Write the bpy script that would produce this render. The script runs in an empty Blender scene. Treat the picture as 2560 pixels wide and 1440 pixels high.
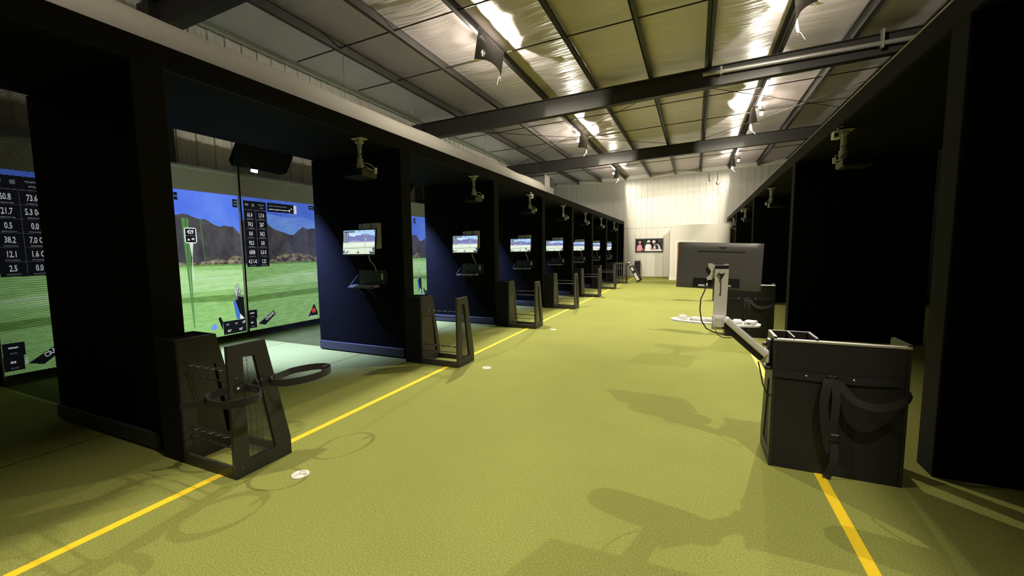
import bpy, math, random
from mathutils import Vector, Matrix, noise
random.seed(7)
scene = bpy.context.scene
COL = scene.collection
PI = math.pi
W_, H_ = 2560.0, 1440.0

# ------------------------------------------------------------------ helpers
def lin(r, g, b):
    def f(c):
        c /= 255.0
        return c / 12.92 if c <= 0.04045 else ((c + 0.055) / 1.055) ** 2.4
    return (f(r), f(g), f(b), 1.0)

MATS = {}
def mat(name, col=(.5, .5, .5, 1), rough=.6, metal=0.0, spec=.5, var=.0, nscale=30., bump=0., bscale=60.,
        stretch=(1, 1, 1), emit=None, estr=1.0):
    if name in MATS: return MATS[name]
    m = bpy.data.materials.new(name); m.use_nodes = True
    nt = m.node_tree; n = nt.nodes; l = nt.links
    b = n['Principled BSDF']
    b.inputs['Base Color'].default_value = col
    b.inputs['Roughness'].default_value = rough
    b.inputs['Metallic'].default_value = metal
    b.inputs['Specular IOR Level'].default_value = spec
    tc = n.new('ShaderNodeTexCoord'); mp = n.new('ShaderNodeMapping')
    mp.inputs['Scale'].default_value = stretch
    l.new(tc.outputs['Object'], mp.inputs['Vector'])
    if var > 0:
        nz = n.new('ShaderNodeTexNoise'); nz.inputs['Scale'].default_value = nscale; nz.inputs['Detail'].default_value = 4
        l.new(mp.outputs['Vector'], nz.inputs['Vector'])
        mx = n.new('ShaderNodeMix'); mx.data_type = 'RGBA'
        mx.inputs[6].default_value = tuple(c * (1 - var) for c in col[:3]) + (1,)
        mx.inputs[7].default_value = tuple(min(1, c * (1 + var)) for c in col[:3]) + (1,)
        l.new(nz.outputs['Fac'], mx.inputs[0]); l.new(mx.outputs[2], b.inputs['Base Color'])
    if bump > 0:
        nb = n.new('ShaderNodeTexNoise'); nb.inputs['Scale'].default_value = bscale; nb.inputs['Detail'].default_value = 5
        l.new(mp.outputs['Vector'], nb.inputs['Vector'])
        bp = n.new('ShaderNodeBump'); bp.inputs['Strength'].default_value = bump; bp.inputs['Distance'].default_value = .02
        l.new(nb.outputs['Fac'], bp.inputs['Height']); l.new(bp.outputs['Normal'], b.inputs['Normal'])
    if emit is not None:
        b.inputs['Emission Color'].default_value = emit
        b.inputs['Emission Strength'].default_value = estr
    MATS[name] = m
    return m

def glow(name, rgb, k=1.0):
    """a picture or lamp that gives off light: emission only"""
    if name in MATS: return MATS[name]
    m = bpy.data.materials.new(name); m.use_nodes = True
    nt = m.node_tree; nt.nodes.clear()
    o = nt.nodes.new('ShaderNodeOutputMaterial'); e = nt.nodes.new('ShaderNodeEmission')
    e.inputs['Color'].default_value = lin(*rgb); e.inputs['Strength'].default_value = k
    nt.links.new(e.outputs[0], o.inputs[0])
    MATS[name] = m
    return m

def glow2(name, c1, c2, scale, stretch=(1, 1, 1), lo=.35, hi=.65, k=1.0):
    """picture area with a fine random texture of its own (grass, rock)"""
    m = glow(name, c1, k); nt = m.node_tree; n = nt.nodes; l = nt.links
    e = [q for q in n if q.type == 'EMISSION'][0]
    tc = n.new('ShaderNodeTexCoord'); mp = n.new('ShaderNodeMapping'); mp.inputs['Scale'].default_value = stretch
    q = n.new('ShaderNodeTexNoise'); q.inputs['Scale'].default_value = scale; q.inputs['Detail'].default_value = 6; q.inputs['Roughness'].default_value = .65
    r = n.new('ShaderNodeValToRGB'); a = r.color_ramp.elements
    a[0].position = lo; a[0].color = lin(*c1); a[1].position = hi; a[1].color = lin(*c2)
    l.new(tc.outputs['Object'], mp.inputs['Vector']); l.new(mp.outputs['Vector'], q.inputs['Vector'])
    l.new(q.outputs['Fac'], r.inputs['Fac']); l.new(r.outputs[0], e.inputs['Color'])
    return m

class MB:
    def __init__(s): s.v = []; s.f = []; s.mi = []; s.sm = []; s.cur = 0
    def add(s, vs, fs, smooth=False):
        o = len(s.v); s.v += [tuple(v) for v in vs]
        for f in fs:
            s.f.append(tuple(i + o for i in f)); s.mi.append(s.cur); s.sm.append(smooth)
        return s
    def box(s, x0, x1, y0, y1, z0, z1, M=None):
        vs = [Vector((x, y, z)) for z in (z0, z1) for y in (y0, y1) for x in (x0, x1)]
        if M is not None: vs = [M @ v for v in vs]
        return s.add(vs, [(0, 2, 3, 1), (4, 5, 7, 6), (0, 1, 5, 4), (2, 6, 7, 3), (0, 4, 6, 2), (1, 3, 7, 5)])
    def cbox(s, x0, x1, y0, y1, z0, z1, c=.01, M=None):
        """box with chamfered edges"""
        c = min(c, (x1-x0)/2.01, (y1-y0)/2.01, (z1-z0)/2.01)
        vs = []; idx = {}
        X = (x0, x1); Y = (y0, y1); Z = (z0, z1)
        def key(i, j, k, a):
            p = [X[i], Y[j], Z[k]]; sg = [1 if i == 0 else -1, 1 if j == 0 else -1, 1 if k == 0 else -1]
            for q in range(3):
                if q != a: p[q] += sg[q] * c
            return Vector(p)
        for i in (0, 1):
            for j in (0, 1):
                for k in (0, 1):
                    for a in range(3):
                        idx[(i, j, k, a)] = len(vs); vs.append(key(i, j, k, a))
        fs = []
        for a in range(3):
            o1, o2 = [(1, 2), (2, 0), (0, 1)][a]
            for e in (0, 1):
                q = []
                for (u, w) in ((0, 0), (1, 0), (1, 1), (0, 1)):
                    t = [0, 0, 0]; t[a] = e; t[o1] = u; t[o2] = w
                    q.append(idx[(t[0], t[1], t[2], a)])
                fs.append(tuple(q) if e == 1 else tuple(reversed(q)))
        for a in range(3):       # edges along axis a
            o1, o2 = [(1, 2), (2, 0), (0, 1)][a]
            for u in (0, 1):
                for w in (0, 1):
                    t0 = [0, 0, 0]; t0[o1] = u; t0[o2] = w; t1 = list(t0); t1[a] = 1
                    q = [idx[(*t0, o1)], idx[(*t1, o1)], idx[(*t1, o2)], idx[(*t0, o2)]]
                    fs.append(tuple(q) if (u + w) % 2 == 1 else tuple(reversed(q)))
        for i in (0, 1):
            for j in (0, 1):
                for k in (0, 1):
                    q = [idx[(i, j, k, 0)], idx[(i, j, k, 1)], idx[(i, j, k, 2)]]
                    fs.append(tuple(q))
        if M is not None: vs = [M @ v for v in vs]
        return s.add(vs, fs)
    def prism(s, pts, d, M=None):
        """extrude polygon (list of 3D points) by vector d"""
        n = len(pts); d = Vector(d)
        vs = [Vector(p) for p in pts] + [Vector(p) + d for p in pts]
        fs = [tuple(reversed(range(n))), tuple(range(n, 2*n))] + [(i, (i+1) % n, n+(i+1) % n, n+i) for i in range(n)]
        if M is not None: vs = [M @ v for v in vs]
        return s.add(vs, fs)
    def frame(s, outer, inner, d):
        """ring between two loops with the same number of points, extruded by d"""
        n = len(outer); d = Vector(d)
        vs = [Vector(p) for p in outer] + [Vector(p) for p in inner]
        vs += [v + d for v in vs]
        fs = []
        for i in range(n):
            j = (i+1) % n
            fs += [(i, n+i, n+j, j), (2*n+i, 2*n+j, 3*n+j, 3*n+i), (i, j, 2*n+j, 2*n+i), (n+i, 3*n+i, 3*n+j, n+j)]
        return s.add(vs, fs)
    def tube(s, pts, r, n=8, cap=True, rs=None):
        pts = [Vector(p) for p in pts]; vs = []; fs = []
        up = None
        for i, p in enumerate(pts):
            a = pts[max(i-1, 0)]; b = pts[min(i+1, len(pts)-1)]
            t = (b - a).normalized()
            if up is None:
                up = Vector((0, 0, 1)) if abs(t.z) < .9 else Vector((1, 0, 0))
            u = t.cross(up).normalized(); w = u.cross(t).normalized(); up = w
            rr = rs[i] if rs else r
            for k in range(n):
                an = 2*PI*k/n
                vs.append(p + (u*math.cos(an) + w*math.sin(an))*rr)
        for i in range(len(pts)-1):
            for k in range(n):
                fs.append((i*n+k, i*n+(k+1) % n, (i+1)*n+(k+1) % n, (i+1)*n+k))
        s.add(vs, fs, True)
        if cap:
            o = len(vs)
            s.add(vs[:n], [tuple(reversed(range(n)))]); s.add(vs[-n:], [tuple(range(n))])
        return s
    def ribbon(s, pts, ups, w, t=.003):
        """flat strap: width w along ups, thickness t"""
        pts = [Vector(p) for p in pts]; vs = []; fs = []
        if 3 < len(pts) < 12:
            q = []; m = len(pts)
            for i in range(m-1):
                p0, p1, p2, p3 = pts[max(i-1, 0)], pts[i], pts[i+1], pts[min(i+2, m-1)]
                for k in range(5):
                    t_ = k/5
                    q.append(.5*((2*p1) + (p2-p0)*t_ + (2*p0-5*p1+4*p2-p3)*t_**2 + (3*p1-p0-3*p2+p3)*t_**3))
            pts = q + [pts[-1]]
            if isinstance(ups, list): ups = ups[0]
        for i, p in enumerate(pts):
            a = pts[max(i-1, 0)]; b = pts[min(i+1, len(pts)-1)]
            tg = (b-a).normalized(); u = Vector(ups[i] if isinstance(ups, list) else ups)
            u = (u - tg*u.dot(tg)).normalized(); nn = tg.cross(u)
            for (p1, p2) in ((-1, -1), (1, -1), (1, 1), (-1, 1)):
                vs.append(p + u*(w/2*p1) + nn*(t/2*p2))
        for i in range(len(pts)-1):
            for k in range(4):
                fs.append((i*4+k, i*4+(k+1) % 4, (i+1)*4+(k+1) % 4, (i+1)*4+k))
        m = len(pts)-1
        fs += [(3, 2, 1, 0), (m*4, m*4+1, m*4+2, m*4+3)]
        return s.add(vs, fs)
    def lathe(s, prof, M=None, n=24):
        vs = []; fs = []
        for (r, z) in prof:
            for k in range(n):
                a = 2*PI*k/n; vs.append(Vector((r*math.cos(a), r*math.sin(a), z)))
        for i in range(len(prof)-1):
            for k in range(n):
                fs.append((i*n+k, i*n+(k+1) % n, (i+1)*n+(k+1) % n, (i+1)*n+k))
        if M is not None: vs = [M @ v for v in vs]
        return s.add(vs, fs, True)
    def cyl(s, p0, p1, r, n=20, r2=None):
        return s.tube([p0, p1], r, n, True, [r, r if r2 is None else r2])
    def build(s, name, mats, parent=None):
        me = bpy.data.meshes.new(name); me.from_pydata(s.v, [], s.f)
        if not isinstance(mats, (list, tuple)): mats = [mats]
        for m in mats: me.materials.append(m)
        me.polygons.foreach_set('material_index', s.mi)
        me.polygons.foreach_set('use_smooth', s.sm)
        me.update()
        o = bpy.data.objects.new(name, me); COL.objects.link(o)
        if parent: o.parent = parent
        return o

def tag(o, label=None, cat=None, group=None, kind=None):
    if label: o['label'] = label
    if cat: o['category'] = cat
    if group: o['group'] = group
    if kind: o['kind'] = kind
    return o
def thing(name, label, cat, loc=(0, 0, 0), rz=0, group=None):   # Empty at the base; parts are its children
    o = bpy.data.objects.new(name, None); COL.objects.link(o); o.empty_display_size = .1
    o.location = loc; o.rotation_euler = (0, 0, rz)
    return tag(o, label, cat, group)
def copy_tree(o, parent=None):
    c = o.copy(); COL.objects.link(c)
    if parent: c.parent = parent
    for ch in list(o.children): copy_tree(ch, c)
    return c
def dup(o, loc, label, group=None):
    c = copy_tree(o); c.location = loc; c['label'] = label
    if group: c['group'] = group
    return c
def struct(o): o['kind'] = 'structure'; return o
ORD = ['nearest', 'second', 'third', 'fourth', 'fifth', 'sixth', 'farthest']

# ------------------------------------------------------------------ materials
M_black = mat('black_painted_panel', (.0026, .0026, .0029, 1), .85, spec=.08, var=.25, nscale=6)
M_soffit = mat('black_soffit_board', (.0025, .0025, .003, 1), .9, spec=.15)
M_fascia = mat('black_fascia_cloth', (.0075, .007, .0065, 1), .8, spec=.2, var=.2, nscale=9)
M_pad = mat('dark_vinyl_pad', (.040, .040, .046, 1), .5, spec=.3, bump=.15, bscale=9)
M_bin = mat('matt_black_bin', (.0065, .0065, .007, 1), .7, spec=.15)
M_rackface = mat('black_laminate', (.020, .019, .019, 1), .55, spec=.3, var=.1, nscale=40)
M_steel = mat('black_powder_steel', (.026, .0245, .022, 1), .45, spec=.4, var=.15, nscale=80)
M_rod = mat('dark_steel_rod', (.10, .10, .10, 1), .35, metal=.8)
M_strap = mat('black_webbing', (.022, .021, .022, 1), .7, spec=.3, bump=.3, bscale=300)
M_plastic = mat('black_plastic', (.014, .014, .015, 1), .4, spec=.4)
M_monback = mat('dark_grey_monitor_shell', (.105, .098, .096, 1), .36, spec=.5, bump=.05, bscale=400)
M_silver = mat('silver_aluminium', (.78, .76, .73, 1), .42, metal=.2, var=.05)
M_white = mat('white_plastic', (.80, .79, .76, 1), .4)
M_offwhite = mat('offwhite_painted_steel', (.42, .43, .41, 1), .5)
M_beam = mat('dark_red_oxide_steel', (.040, .037, .034, 1), .5, spec=.35, var=.15, nscale=5)
M_alu = mat('bare_metal_trim', (.62, .60, .55, 1), .35, metal=.5)
M_galv = mat('galvanised_sheet', (.42, .41, .38, 1), .4, metal=.5, var=.15, nscale=12)
M_duct = mat('beige_duct_fabric', (.50, .47, .41, 1), .85, var=.10, nscale=4, bump=.25, bscale=7, stretch=(1, .35, 1))
M_wallmetal = mat('white_ribbed_wall_sheet', (.62, .60, .54, 1), .36, spec=.5, var=.05, nscale=3)
M_drywall = mat('white_painted_board', (.66, .63, .57, 1), .7, var=.03)
M_trim = mat('white_gloss_trim', (.78, .76, .70, 1), .4)
M_tape = mat('yellow_floor_tape', (.95, .66, .022, 1), .55, var=.05, nscale=20)
M_fabric = mat('white_screen_fabric', (.80, .75, .68, 1), .9, bump=.1, bscale=5)
M_wood = mat('orange_wood', (.45, .17, .06, 1), .5, var=.2, nscale=8, stretch=(8, 8, .6))
M_grey = mat('grey_plastic_box', (.72, .70, .66, 1), .5)
M_net = mat('black_net_twine', (.004, .004, .004, 1), .9, spec=.05)
M_bulb = glow('floodlight_glass', (255, 244, 214), 110)
M_led = glow('cold_led_glass', (235, 235, 255), 25)
def perf():
    m = mat('dark_perforated_sheet', (.085, .078, .07, 1), .55, var=.5, nscale=120)
    nt = m.node_tree; n = nt.nodes; l = nt.links
    tc = n.new('ShaderNodeTexCoord'); v = n.new('ShaderNodeTexVoronoi'); v.inputs['Scale'].default_value = 90
    l.new(tc.outputs['Object'], v.inputs['Vector'])
    lt = n.new('ShaderNodeMath'); lt.operation = 'LESS_THAN'; lt.inputs[1].default_value = .12; l.new(v.outputs['Distance'], lt.inputs[0])
    tr = n.new('ShaderNodeBsdfTransparent'); mx = n.new('ShaderNodeMixShader')
    l.new(lt.outputs[0], mx.inputs[0]); l.new(n['Principled BSDF'].outputs[0], mx.inputs[1]); l.new(tr.outputs[0], mx.inputs[2])
    l.new(mx.outputs[0], n['Material Output'].inputs['Surface'])
    return m
M_perf = perf()

# floor turf
def turf():
    m = bpy.data.materials.new('green_turf'); m.use_nodes = True
    nt = m.node_tree; n = nt.nodes; l = nt.links; b = n['Principled BSDF']
    b.inputs['Roughness'].default_value = .95; b.inputs['Specular IOR Level'].default_value = .1
    tc = n.new('ShaderNodeTexCoord')
    def nz(sc, det):
        q = n.new('ShaderNodeTexNoise'); q.inputs['Scale'].default_value = sc; q.inputs['Detail'].default_value = det
        l.new(tc.outputs['Object'], q.inputs['Vector']); return q
    a = nz(130, 7); c = nz(1.3, 3)
    r1 = n.new('ShaderNodeValToRGB'); e = r1.color_ramp.elements
    e[0].position = .32; e[0].color = (.180, .192, .042, 1); e[1].position = .68; e[1].color = (.335, .350, .100, 1)
    l.new(a.outputs['Fac'], r1.inputs['Fac'])
    r2 = n.new('ShaderNodeValToRGB'); e = r2.color_ramp.elements
    e[0].position = .35; e[0].color = (.96, .96, .95, 1); e[1].position = .65; e[1].color = (1.02, 1.02, 1.02, 1)
    l.new(c.outputs['Fac'], r2.inputs['Fac'])
    mx = n.new('ShaderNodeMix'); mx.data_type = 'RGBA'; mx.blend_type = 'MULTIPLY'; mx.inputs[0].default_value = 1
    l.new(r1.outputs[0], mx.inputs[6]); l.new(r2.outputs[0], mx.inputs[7])
    # seams between turf rolls run along the bays
    sx = n.new('ShaderNodeSeparateXYZ'); l.new(tc.outputs['Object'], sx.inputs[0])
    cur = mx.outputs[2]
    for xs in (-4.62, -6.45):
        d = n.new('ShaderNodeMath'); d.operation = 'SUBTRACT'; d.inputs[1].default_value = xs; l.new(sx.outputs['X'], d.inputs[0])
        ab = n.new('ShaderNodeMath'); ab.operation = 'ABSOLUTE'; l.new(d.outputs[0], ab.inputs[0])
        lt = n.new('ShaderNodeMath'); lt.operation = 'LESS_THAN'; lt.inputs[1].default_value = .008; l.new(ab.outputs[0], lt.inputs[0])
        mm = n.new('ShaderNodeMix'); mm.data_type = 'RGBA'; l.new(lt.outputs[0], mm.inputs[0]); l.new(cur, mm.inputs[6])
        mm.inputs[7].default_value = (.05, .06, .02, 1); cur = mm.outputs[2]
    l.new(cur, b.inputs['Base Color'])
    bp = n.new('ShaderNodeBump'); bp.inputs['Strength'].default_value = .25; bp.inputs['Distance'].default_value = .006
    l.new(a.outputs['Fac'], bp.inputs['Height']); l.new(bp.outputs['Normal'], b.inputs['Normal'])
    return m
M_turf = turf()

def insul():
    m = bpy.data.materials.new('vinyl_faced_insulation'); m.use_nodes = True
    nt = m.node_tree; n = nt.nodes; l = nt.links; b = n['Principled BSDF']
    b.inputs['Base Color'].default_value = (.74, .66, .70, 1)
    b.inputs['Roughness'].default_value = .34; b.inputs['Specular IOR Level'].default_value = .6
    tc = n.new('ShaderNodeTexCoord'); mp = n.new('ShaderNodeMapping'); mp.inputs['Scale'].default_value = (.9, 7, 1)
    l.new(tc.outputs['Object'], mp.inputs['Vector'])
    q = n.new('ShaderNodeTexNoise'); q.inputs['Scale'].default_value = 1.6; q.inputs['Detail'].default_value = 5
    q.inputs['Distortion'].default_value = .5
    l.new(mp.outputs['Vector'], q.inputs['Vector'])
    bp = n.new('ShaderNodeBump'); bp.inputs['Strength'].default_value = .45; bp.inputs['Distance'].default_value = .05
    l.new(q.outputs['Fac'], bp.inputs['Height']); l.new(bp.outputs['Normal'], b.inputs['Normal'])
    return m
M_insul = insul()

# ------------------------------------------------------------------ setting
XL, XR, Y0, YE = -8.0, 6.2, -3.0, 24.6
XF = -3.78            # left fascia plane
PITCH = 2.93; YP = 1.82
XRF = 1.50            # right fascia plane
RP = [3.57, 8.40, 13.70, 19.15]
SOF = 2.97
def zp(x): return 5.41 + .029*(x + 6.4)      # underside of the purlins

b = MB(); b.box(XL-.3, XR+.3, Y0-.3, YE+.3, -.12, 0); struct(b.build('floor', M_turf))

# insulation blanket of the roof
PX = [-7.72, -6.42, -5.10, -3.76, -2.40, -1.09, .16, 1.50, 2.76, 4.05, 5.35]
b = MB(); nx, ny = 150, 250
vs = []
for j in range(ny+1):
    y = Y0-.2 + (YE+.35-Y0)*j/ny
    for i in range(nx+1):
        x = XL-.1 + (XR+.2-XL)*i/nx
        d = min(abs(x-p) for p in PX)
        q = min(1, d/.6)
        sag = -.035*math.sin(q*PI/2)**1.2
        wr = .040*noise.noise(Vector((x*.55, y*3.6, 1.3)))*q + .020*noise.noise(Vector((x*1.1+y*.4, y*9.0, 4.2)))*q
        vs.append((x, y, zp(x) + .225 + sag + wr))
fs = [(j*(nx+1)+i, (j+1)*(nx+1)+i, (j+1)*(nx+1)+i+1, j*(nx+1)+i+1) for j in range(ny) for i in range(nx)]
b.add(vs, fs, True); struct(b.build('ceiling', M_insul))

# ribbed sheet walls: profile along u, rib every 0.305 m
def ribbed(u0, u1, z0, ztop, P, pitch=.305):
    b = MB(); us = []; u = u0
    prof = [(0, 0), (.205, 0), (.222, .022), (.288, .022), (.305, 0)]
    minor = [(0, 0), (.06, 0), (.066, .005), (.082, .005), (.088, 0), (.125, 0), (.131, .005), (.147, .005), (.153, 0), (.205, 0), (.222, .024), (.288, .024)]
    pts = []
    while u < u1:
        for (a, h) in minor:
            if u+a <= u1: pts.append((u+a, h))
        u += pitch
    pts.append((u1, 0))
    vs = []
    for (a, h) in pts:
        vs.append(P(a, h, z0)); vs.append(P(a, h, ztop(a)))
    b.add(vs, [(2*i, 2*i+2, 2*i+3, 2*i+1) for i in range(len(pts)-1)])
    # backing
    vs = [P(u0, -.08, z0), P(u1, -.08, z0), P(u1, -.08, ztop(u1)), P(u0, -.08, ztop(u0))]
    b.add(vs, [(0, 1, 2, 3)])
    return b
struct(ribbed(XL, XR, 0, lambda x: zp(x)+.25, lambda a, h, z: (a, YE-h, z)).build('wall_back', M_wallmetal))
struct(ribbed(Y0, YE, 0, lambda y: zp(XL)+.25, lambda a, h, z: (XL+h, a, z)).build('wall_left', M_wallmetal))
b = MB(); b.box(XR, XR+.1, Y0, YE, 0, 6.2); struct(b.build('wall_right', M_black))
b = MB(); b.box(XL, XR, Y0-.1, Y0, 0, 6.2); struct(b.build('wall_front', M_black))
# eave trim on the left wall, rake trim on the back wall
b = MB(); b.cbox(XL+.025, XL+.12, Y0, YE-.04, 5.50, 5.60, .01); struct(b.build('trim_1', M_drywall))
b = MB()
b.prism([(XL+.2, YE-.03, zp(XL)-.02), (XR, YE-.03, zp(XR)-.02), (XR, YE-.03, zp(XR)+.2), (XL+.2, YE-.03, zp(XL)+.2)], (0, -.07, 0))
struct(b.build('trim_2', M_trim))
b = MB(); b.box(XL+.1, -1.2, YE-.034, YE-.024, 2.745, 2.765); struct(b.build('trim_3', M_galv))

# left soffit with its black fascia board, right soffit with fascia and bare metal edge
b = MB(); b.cbox(-5.5, XF-.04, Y0, YE-.04, SOF+.01, 3.14, .005); struct(b.build('trim_7', M_soffit))
b = MB(); b.cbox(XF-.04, XF, Y0, YE-.04, SOF, 3.15, .004)
struct(b.build('trim_4', M_fascia))
b = MB(); b.cbox(XRF+.04, 3.3, Y0, YE-.04, SOF+.01, 3.14, .005); struct(b.build('trim_8', M_soffit))
b = MB(); b.cbox(XRF, XRF+.04, Y0, YE-.04, SOF, 3.145, .004)
struct(b.build('trim_5', M_fascia))
b = MB(); b.box(XRF-.004, XRF+.03, Y0, YE-.04, 3.145, 3.156); struct(b.build('trim_6', M_alu))

# back office in the right corner, with its door
b = MB(); yo = 22.0
b.box(-1.14, -.81, yo, yo+.12, 0, 2.68); b.box(-.81, -.02, yo, yo+.12, 1.86, 2.68); b.box(-.02, 1.49, yo, yo+.12, 0, 2.68)
b.box(-1.14, -1.03, yo+.12, YE-.03, 0, 2.68)
b.box(-1.14, 1.49, yo, YE-.03, 2.68, 2.72)
struct(b.build('wall_office', M_drywall))
b = MB(); b.cbox(-1.165, -.9, yo-.02, yo-.002, 0, .13, .004); b.cbox(.07, 1.49, yo-.02, yo-.002, 0, .13, .004)
b.box(-1.165, -1.142, yo, YE-.05, 0, .13)
struct(b.build('baseboard_office', M_trim))
d = bpy.data.objects.new('door_1', None); COL.objects.link(d); d.location = (-.415, yo, 0); struct(d)
b = MB()
b.cbox(-.475, -.395, -.025, -.001, 0, 1.94, .004); b.cbox(.395, .475, -.025, -.001, 0, 1.94, .004); b.cbox(-.395, .395, -.025, -.001, 1.86, 1.94, .004)
b.build('door_casing', M_trim, d)
b = MB(); b.box(-.394, -.335, .01, .115, 0, 1.855); b.build('door_jamb', M_wood, d)
b = MB(); b.cbox(-.33, .39, .06, .10, .01, 1.85, .004); b.build('door_leaf', mat('dark_door', (.03, .028, .026, 1), .5), d)
b = MB(); b.lathe([(.0, 0), (.012, 0), (.012, .03), (.026, .04), (.028, .055), (.018, .068), (0, .07)], Matrix.Translation((.33, .06, .95)) @ Matrix.Rotation(PI/2, 4, 'X'), 14)
b.build('door_knob', M_silver, d)

# ------------------------------------------------------------------ roof steel
RY = [3.9, 10.7, 17.55]
RN = ['nearest dark steel roof rafter, cut by the top left of the view', 'middle dark steel roof rafter with a pale pipe along its face', 'far dark steel roof rafter just before the back wall lamps']
for y, lb in zip(RY, RN):
    t = thing('roof_rafter', lb, 'beam', (0, y, 0), 0, 'roof rafters')
    def top(x): return zp(x)-.005
    def bot(x): return 4.93 + .035*(x+7.1)
    b = MB()
    b.prism([(-7.62, 0, bot(-7.62)), (XR, 0, bot(XR)), (XR, 0, top(XR)), (-7.62, 0, top(-7.62))], (0, .012, 0)); b.build('web', M_beam, t)
    b = MB(); b.prism([(-7.62, -.09, bot(-7.62)), (XR, -.09, bot(XR)), (XR, -.09, bot(XR)-.014), (-7.62, -.09, bot(-7.62)-.014)], (0, .19, 0)); b.build('bottom_flange', M_beam, t)
    b = MB(); b.prism([(-7.62, -.09, top(-7.62)), (XR, -.09, top(XR)), (XR, -.09, top(XR)-.014), (-7.62, -.09, top(-7.62)-.014)], (0, .19, 0)); b.build('top_flange', M_beam, t)
    b = MB(); b.box(-7.93, -7.62, -.10, .11, 0, top(-7.7)); b.build('column', M_beam, t)
PN = ['roof purlin right beside the left eave', 'first dark roof purlin in from the left eave', 'second dark roof purlin in from the left eave',
      'dark roof purlin carrying the left row of floodlights', 'dark roof purlin just right of the left floodlight row', 'dark roof purlin two right of the left floodlight row',
      'dark roof purlin two left of the right floodlight row', 'dark roof purlin carrying the right row of floodlights', 'dark roof purlin just right of the right floodlight row',
      'dark roof purlin second right of the right floodlights', 'dark roof purlin hidden farthest right behind the black wall']
for x, lb in zip(PX[1:10], PN[1:10]):
    z = zp(x); b = MB()
    b.box(x-.005, x+.005, Y0, YE-.11, z, z+.2)
    b.box(x-.005, x+.07, Y0, YE-.11, z, z+.008); b.box(x+.062, x+.07, Y0, YE-.11, z+.008, z+.03)
    b.box(x-.07, x+.005, Y0, YE-.11, z+.192, z+.2); b.box(x-.07, x-.062, Y0, YE-.11, z+.17, z+.192)
    tag(b.build('roof_purlin', M_beam), lb, 'beam', 'roof purlins')
RL = {-.8: 'dark tie rod under the roof right above the viewer', 1.6: 'dark tie rod under the roof just short of the nearest rafter',
      6.35: 'near dark tie rod between nearest and middle rafter', 8.05: 'far dark tie rod between nearest and middle rafter',
      12.9: 'near dark tie rod between middle and far rafter', 15.1: 'far dark tie rod between middle and far rafter', 20.9: 'dark tie rod between far rafter and back wall'}
for y, lb in RL.items():
    if y < 3: continue
    b = MB(); b.tube([(-7.6, y, zp(-7.6)+.09), (0, y-.03, zp(0)+.09), (XR, y, zp(XR)+.09)], .013, 6)
    tag(b.build('tie_rod', M_beam), lb, 'rod', 'roof tie rods')
b = MB(); b.tube([(-7.5, 17.3, 5.30), (-.6, 11.0, 5.50)], .008, 6); tag(b.build('bracing_cable', M_beam), 'thin diagonal bracing cable under roof, rising from far rafter leftmost end', 'cable', 'roof bracing cables')
b = MB(); b.tube([(-7.5, 11.0, 5.30), (-.6, 17.3, 5.50)], .008, 6); tag(b.build('bracing_cable', M_beam), 'thin diagonal bracing cable under roof, starting at middle rafter leftmost end', 'cable', 'roof bracing cables')
b = MB(); b.tube([(-.4, 11.0, 5.46), (5.8, 17.3, 5.66)], .008, 6); tag(b.build('bracing_cable', M_beam), 'thin diagonal bracing cable in front of right floodlight shield, ending over right wall', 'cable', 'roof bracing cables')
b = MB(); b.tube([(-.4, 17.3, 5.46), (5.8, 11.0, 5.66)], .008, 6); tag(b.build('bracing_cable', M_beam), 'thin diagonal bracing cable crossing over to the right wall from the far rafter', 'cable', 'roof bracing cables')
# pale pipe along the middle rafter
t = thing('conduit_pipe', 'pale grey pipe fixed along the middle rafter near the right wall', 'pipe', (0, 10.56, 0))
b = MB(); b.tube([(.05, 0, 5.43), (5.9, 0, 5.50)], .045, 12); b.build('pipe', M_galv, t)
for x in (.42, 3.2):
    b = MB(); b.box(x-.02, x+.02, -.05, .05, 5.37, 5.72 if x > 3 else 5.53); b.build('hanger_strap', M_galv, t)
# pipes hanging at the back wall
t = thing('hanging_pipe', 'white pipe with a round fitting hanging at the top of the back wall', 'pipe', (1.03, YE-.12, 0))
b = MB(); b.tube([(0, 0, 5.55), (0, 0, 5.12)], .035, 10); b.build('pipe', M_trim, t)
b = MB(); b.lathe([(0, .13), (.05, .12), (.085, .06), (.09, 0), (.07, -.07), (.03, -.11), (0, -.12)], Matrix.Translation((0, 0, 5.0)), 16); b.build('round_fitting', M_trim, t)
b = MB(); b.tube([(0, 0, 4.9), (.01, 0, 4.3)], .008, 6); b.build('pull_cord', M_galv, t)
b = MB(); b.tube([(.60, YE-.1, 5.5), (.60, YE-.1, 5.16), (.62, YE-.1, 5.1), (.66, YE-.06, 5.1), (.66, YE-.01, 5.1)], .018, 8)
tag(b.build('hook_pipe', M_galv), 'thin grey hooked pipe beside the white pipe on the back wall', 'pipe')

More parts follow.
